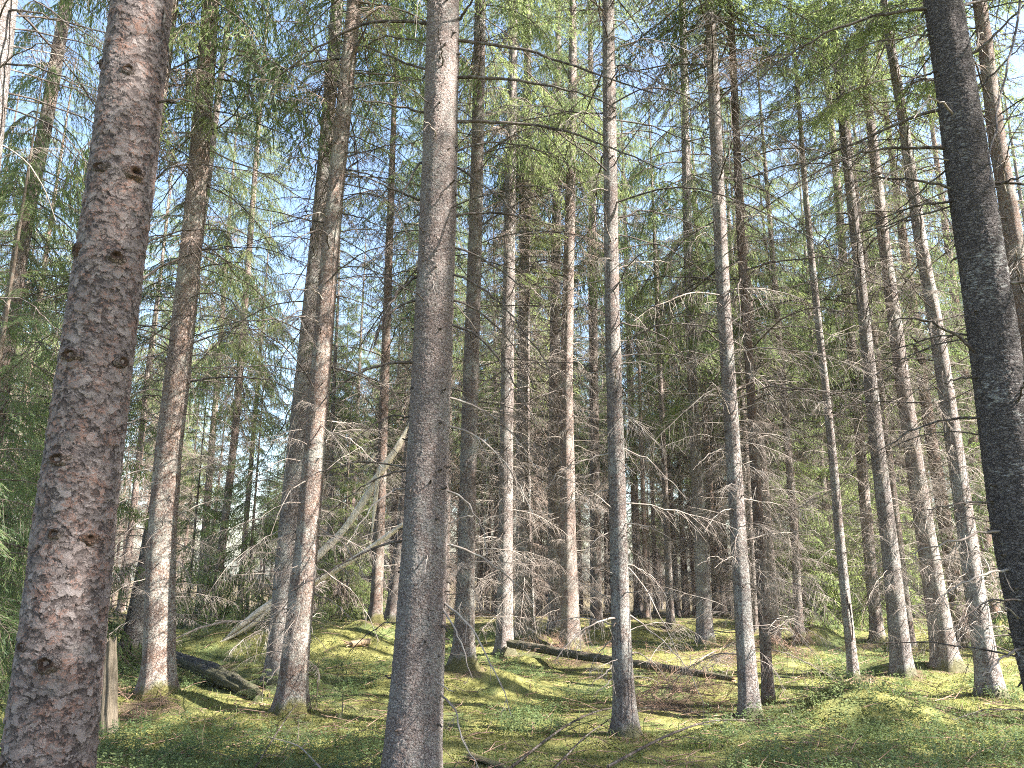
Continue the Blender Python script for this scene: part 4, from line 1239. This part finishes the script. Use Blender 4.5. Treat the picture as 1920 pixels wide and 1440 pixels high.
# moss tufts
rs, x, y = scatter(230000, 4.2, 24, 41)
m = (fbm(x / .7, y / .7, 31, 3) > .46); x, y = keep(m, x, y)
z = terrain(x, y); n = len(x)
Bv = np.stack([x, y, z - .005], 1)
Vs = []; Fs = []
for q in range(2):
    a = rs.random(n) * 6.28
    D = np.stack([np.cos(a) * .6, np.sin(a) * .6, np.full(n, .6)], 1) * (rs.uniform(.012, .034, n) * (1 + .02 * y))[:, None]
    W = np.stack([-np.sin(a), np.cos(a), 0 * a], 1) * (rs.uniform(.004, .009, n) * (1 + .03 * y))[:, None]
    v_, f_ = rhomb(Bv, D, W); Vs.append(v_); Fs.append(f_ + q * 4 * n)
tag(link('moss', make_mesh('moss', np.vstack(Vs), np.vstack(Fs), [M_MOSSTUFT])), 'thick yellow green moss carpeting the hummocky forest floor', 'moss', kind='stuff')

# grass
rs, x, y = scatter(44000, 4.2, 20, 42)
dn = fbm(x / 1.3 + 5, y / 1.3, 51, 3)
m = (dn > .56 - .05 * (x > .5) - .05 * (y < 8.5) + .03 * np.clip(y - 9, 0, 8)) ; x, y = keep(m, x, y)
z = terrain(x, y); n = len(x)
a = rs.random(n) * 6.28; h = rs.uniform(.03, .13, n) * rs.uniform(.6, 1.2, n); ln = rs.uniform(.2, .9, n); w = rs.uniform(.0012, .0026, n) * (1 + .05 * y)
dx = np.cos(a); dy_ = np.sin(a)
b0 = np.stack([x, y, z - .01], 1)
mid = b0 + np.stack([dx * h * ln * .35, dy_ * h * ln * .35, h * .65], 1)
tip = b0 + np.stack([dx * h * ln, dy_ * h * ln, h * (1 - .35 * ln)], 1)
sd = np.stack([-dy_, dx, 0 * dx], 1) * w[:, None]
V = np.stack([b0 - sd, b0 + sd, mid - sd * .8, mid + sd * .8, tip], 1).reshape(-1, 3)
i = np.arange(n) * 5
F = np.concatenate([np.stack([i, i + 1, i + 3], 1), np.stack([i, i + 3, i + 2], 1), np.stack([i + 2, i + 3, i + 4], 1)])
tag(link('grass', make_mesh('grass', V, F, [M_GRASS])), 'fine green wood grass growing through the moss', 'grass', kind='stuff')

# bilberry
rs, x, y = scatter(27000, 4.2, 21, 43)
dn = fbm(x / 1.1 + 15, y / 1.4, 61, 3)
m = (dn > .50 - .05 * (y < 8.2) + .018 * np.clip(y - 9, 0, 9)); x, y = keep(m, x, y)
z = terrain(x, y); n = len(x)
Bs = []; Ds = []; Ws = []; SV = []; SF = []; so = 0
hgt = rs.uniform(.07, .20, n)
la = rs.random(n) * 6.28; le = rs.uniform(.1, .6, n)
base = np.stack([x, y, z - .01], 1)
dirv = np.stack([np.cos(la) * le, np.sin(la) * le, np.ones(n)], 1) * hgt[:, None]
wv = np.stack([-np.sin(la), np.cos(la), 0 * la], 1) * .002
SV = np.stack([base - wv, base + wv, base + dirv], 1).reshape(-1, 3); SF = np.arange(3 * n).reshape(-1, 3)
for q in range(13):
    u = .25 + .75 * (q + rs.random(n)) / 13
    a = rs.random(n) * 6.28
    sp = np.stack([np.cos(a), np.sin(a), rs.uniform(-.2, .6, n)], 1)
    off = sp * (rs.uniform(0, .045, n) * (1.3 - u))[:, None]
    Bs.append(base + dirv * u[:, None] + off)
    D = sp * rs.uniform(.014, .026, n)[:, None] * (1 + .02 * y)[:, None]
    Ds.append(D)
    Ws.append(np.stack([-np.sin(a), np.cos(a), rs.normal(0, .4, n)], 1) * rs.uniform(.005, .009, n)[:, None] * (1 + .02 * y)[:, None])
v_, f_ = rhomb(np.concatenate(Bs), np.concatenate(Ds), np.concatenate(Ws))
V = np.vstack([v_, SV]); F = np.vstack([f_, SF + len(v_)])
tag(link('bilberry_undergrowth', make_mesh('bilberry', V, F, [M_BILB])), 'low leafy bilberry shrubs covering the near floor', 'bilberry', kind='stuff')

# twig litter
rs, x, y = scatter(5000, 4.5, 28, 44)
mb = MB()
for q in range(len(x)):
    l = rs.uniform(.08, .45); a = rs.random() * 6.28; b = np.array([x[q], y[q], float(terrain(x[q], y[q])) + .02])
    d = np.array([math.cos(a), math.sin(a), rs.uniform(-.1, .35)]) * l
    mb.add(*tube(np.array([b, b + d * .5 + rs.normal(0, .02, 3), b + d]), np.array([.004, .003, .0015]) * (1 + .03 * y[q]), 3), 0)
tag(link('twig_litter', mb.mesh('twig_litter', [M_BROWN])), 'small dead twigs littering the moss', 'twigs', kind='stuff')

# ------------------------------------------------------------------ the forest behind
rs = np.random.default_rng(77)
TRUNK = []
for k in range(4):
    h = np.array([0, 1, 4, 9, 14, 19.5]); w = np.array([0, .02, .03, .0, .06, .03]) * (k - 1.5)
    P = np.stack([w, w[::-1] * .5, h], 1); P[:, :2] -= P[0, :2]
    mb, _ = trunk_arrays(P, np.array([.15, .135, .12, .09, .055, .012]), 14, .3, rs, .5, 0, .006, None, .04)
    TRUNK.append(mb.mesh('trunk', [M_THIN, M_STUB]))


def far_tree(x, y, s, k, label, group, crowns):
    g = (x, y, float(terrain(x, y, False)) - .05)
    r = thing('spruce_tree', label, 'tree', g, group)
    r.scale = (s, s, s); r.rotation_euler = (rs.normal(0, .012), rs.normal(0, .012), rs.random() * 6.28)
    link('trunk', TRUNK[k % 4], r)
    c = link('crown', crowns[k % len(crowns)], r)
    c.location = (0, 0, 8.6); c.rotation_euler = (0, 0, k * 1.3)
    return r


placed = [(t['base'][0], t['base'][1]) for t in TREES.values()]


def free(x, y, d):
    return all((x - a) ** 2 + (y - b) ** 2 > d * d for a, b in placed)


GAPS = [(-.33, .05), (-.21, .035), (.19, .04), (.05, .025), (-.52, .02)]   # thin places in the wood where the sky shows
cnt = 0; tries = 0
while cnt < 125 and tries < 9000:
    tries += 1
    y = rs.uniform(22.5, 58); x = rs.uniform(-.78, .78) * y
    if any(abs(x / y - c) < w for c, w in GAPS) and rs.random() < .75: continue
    if not free(x, y, 1.5 + y * .02): continue
    placed.append((x, y)); cnt += 1
    far_tree(x, y, rs.uniform(.7, 1.08), cnt, 'one of the slender spruces in the dense wood behind the moss clearing', 'spruces of the dense wood behind the clearing', FARCROWN)

# a thicket of thin trees with dead skirts in the middle distance
cnt = 0; tries = 0
while cnt < 52 and tries < 9000:
    tries += 1
    y = rs.uniform(23.5, 36); x = rs.uniform(-.28, .52) * y
    if not free(x, y, 1.1): continue
    placed.append((x, y)); cnt += 1
    far_tree(x, y, rs.uniform(.48, .75), cnt, 'one of the thin young spruces with dead brown skirts in the thicket behind the clearing', 'thin spruces of the thicket behind the clearing', FARCROWN)

# far off, lower growth closes the view under the gaps
cnt = 0; tries = 0
while cnt < 75 and tries < 9000:
    tries += 1
    y = rs.uniform(36, 72); x = rs.uniform(-.74, .74) * y
    if cnt < 42:
        c, w = GAPS[cnt % len(GAPS)]; x = (c + rs.uniform(-1.2, 1.2) * w) * y
    if not free(x, y, 1.3): continue
    placed.append((x, y)); cnt += 1
    far_tree(x, y, rs.uniform(.40, .58), cnt, 'one of the low spruces closing the view at the far back of the wood', 'low spruces at the far back of the wood', FARCROWN)

# unseen spruces added to the right, set to shade trunks and dapple the ground
for q, (x, y) in enumerate(((6.9, 3.5), (7.4, 1.1), (10.4, -.4), (13.1, -.9), (5.6, -1.0), (13.0, 3.2), (15.6, 4.7), (17.5, 2.0), (14.9, .9), (20.0, 3.6))):
    placed.append((x, y))
    far_tree(x, y, 1.0 + .04 * (q % 3), q, 'unseen spruce added to the right of the clearing to block and dapple the sun', 'unseen spruces added to shade the clearing', CROWN if q == 0 else FARCROWN if q < 6 else SPARSE)
cnt = 0; tries = 0
while cnt < 8 and tries < 4000:
    tries += 1
    x = rs.uniform(3.0, 30); y = rs.uniform(-13, 24)
    if y > 0 and x < .74 * y + 1.6: continue
    if math.hypot(x, y) < 3.5 or not free(x, y, 2.3): continue
    placed.append((x, y)); cnt += 1
    far_tree(x, y, rs.uniform(.85, 1.1), cnt, 'unseen spruce added to the right of the clearing to block and dapple the sun', 'unseen spruces added to shade the clearing', SPARSE)
for (x, y) in ((-7, 5), (-10, 9), (-14, 13), (-9, 1), (-16, 17), (-19, 21)):
    far_tree(x, y, .95, int(abs(x)), 'spruce standing to the left of the clearing, beyond the flaky trunk', 'spruces to the left of the clearing', CROWN)

# ------------------------------------------------------------------ the hazy air between the trunks
hz = NT('haze_air')
pv = hz.n('ShaderNodeVolumePrincipled'); pv.inputs['Color'].default_value = (.86, .92, 1.0, 1); pv.inputs['Density'].default_value = .0005; pv.inputs['Anisotropy'].default_value = .3
hz.l(pv.outputs[0], hz.out.inputs['Volume'])
bv = np.array([(x, y, z) for x in (-75., 75.) for y in (-25., 85.) for z in (-9., 27.)])
bf = [(0, 1, 3), (0, 3, 2), (4, 6, 7), (4, 7, 5), (0, 4, 5), (0, 5, 1), (2, 3, 7), (2, 7, 6), (0, 2, 6), (0, 6, 4), (1, 5, 7), (1, 7, 3)]
tag(link('haze', make_mesh('haze', bv, np.array(bf), [hz.m], None, False)), 'faint haze in the air of the wood', 'haze', kind='stuff')

# ------------------------------------------------------------------ light, sky, camera
w = bpy.data.worlds.new('World'); scene.world = w; w.use_nodes = True
nt = w.node_tree; nt.nodes.clear()
sky = nt.nodes.new('ShaderNodeTexSky'); sky.sky_type = 'NISHITA'; sky.sun_disc = False
sky.sun_elevation = SUN_EL; sky.sun_rotation = SUN_AZ; sky.air_density = 1.0; sky.dust_density = 1.3; sky.ozone_density = 1.0
bg = nt.nodes.new('ShaderNodeBackground'); bg.inputs['Strength'].default_value = .08
wo = nt.nodes.new('ShaderNodeOutputWorld')
nt.links.new(sky.outputs[0], bg.inputs[0]); nt.links.new(bg.outputs[0], wo.inputs[0])

sd = bpy.data.lights.new('sun', 'SUN'); sd.energy = 5.0; sd.angle = math.radians(.5); sd.color = (1, .955, .90)
so = bpy.data.objects.new('sun', sd); COL.objects.link(so)
tos = Vector((math.sin(SUN_AZ) * math.cos(SUN_EL), math.cos(SUN_AZ) * math.cos(SUN_EL), math.sin(SUN_EL)))
so.rotation_euler = tos.to_track_quat('Z', 'Y').to_euler(); so.location = tos * 60

cd = bpy.data.cameras.new('camera'); co = bpy.data.objects.new('camera', cd); COL.objects.link(co)
cd.sensor_fit = 'HORIZONTAL'; cd.sensor_width = 36; cd.lens = F_PX / 1920 * 36
cd.clip_end = 1500; cd.clip_start = .05
co.location = CAM; co.rotation_euler = (PI / 2 + PITCH, 0, 0)
scene.camera = co

scene.view_settings.view_transform = 'Standard'; scene.view_settings.look = 'None'
scene.view_settings.gamma = 1; scene.view_settings.use_curve_mapping = False
scene.view_settings.exposure = 2.75
scene.render.engine = 'CYCLES'
scene.cycles.filter_width = 1.0
scene.cycles.use_denoising = False
scene.cycles.max_bounces = 6; scene.cycles.diffuse_bounces = 4; scene.cycles.transmission_bounces = 3
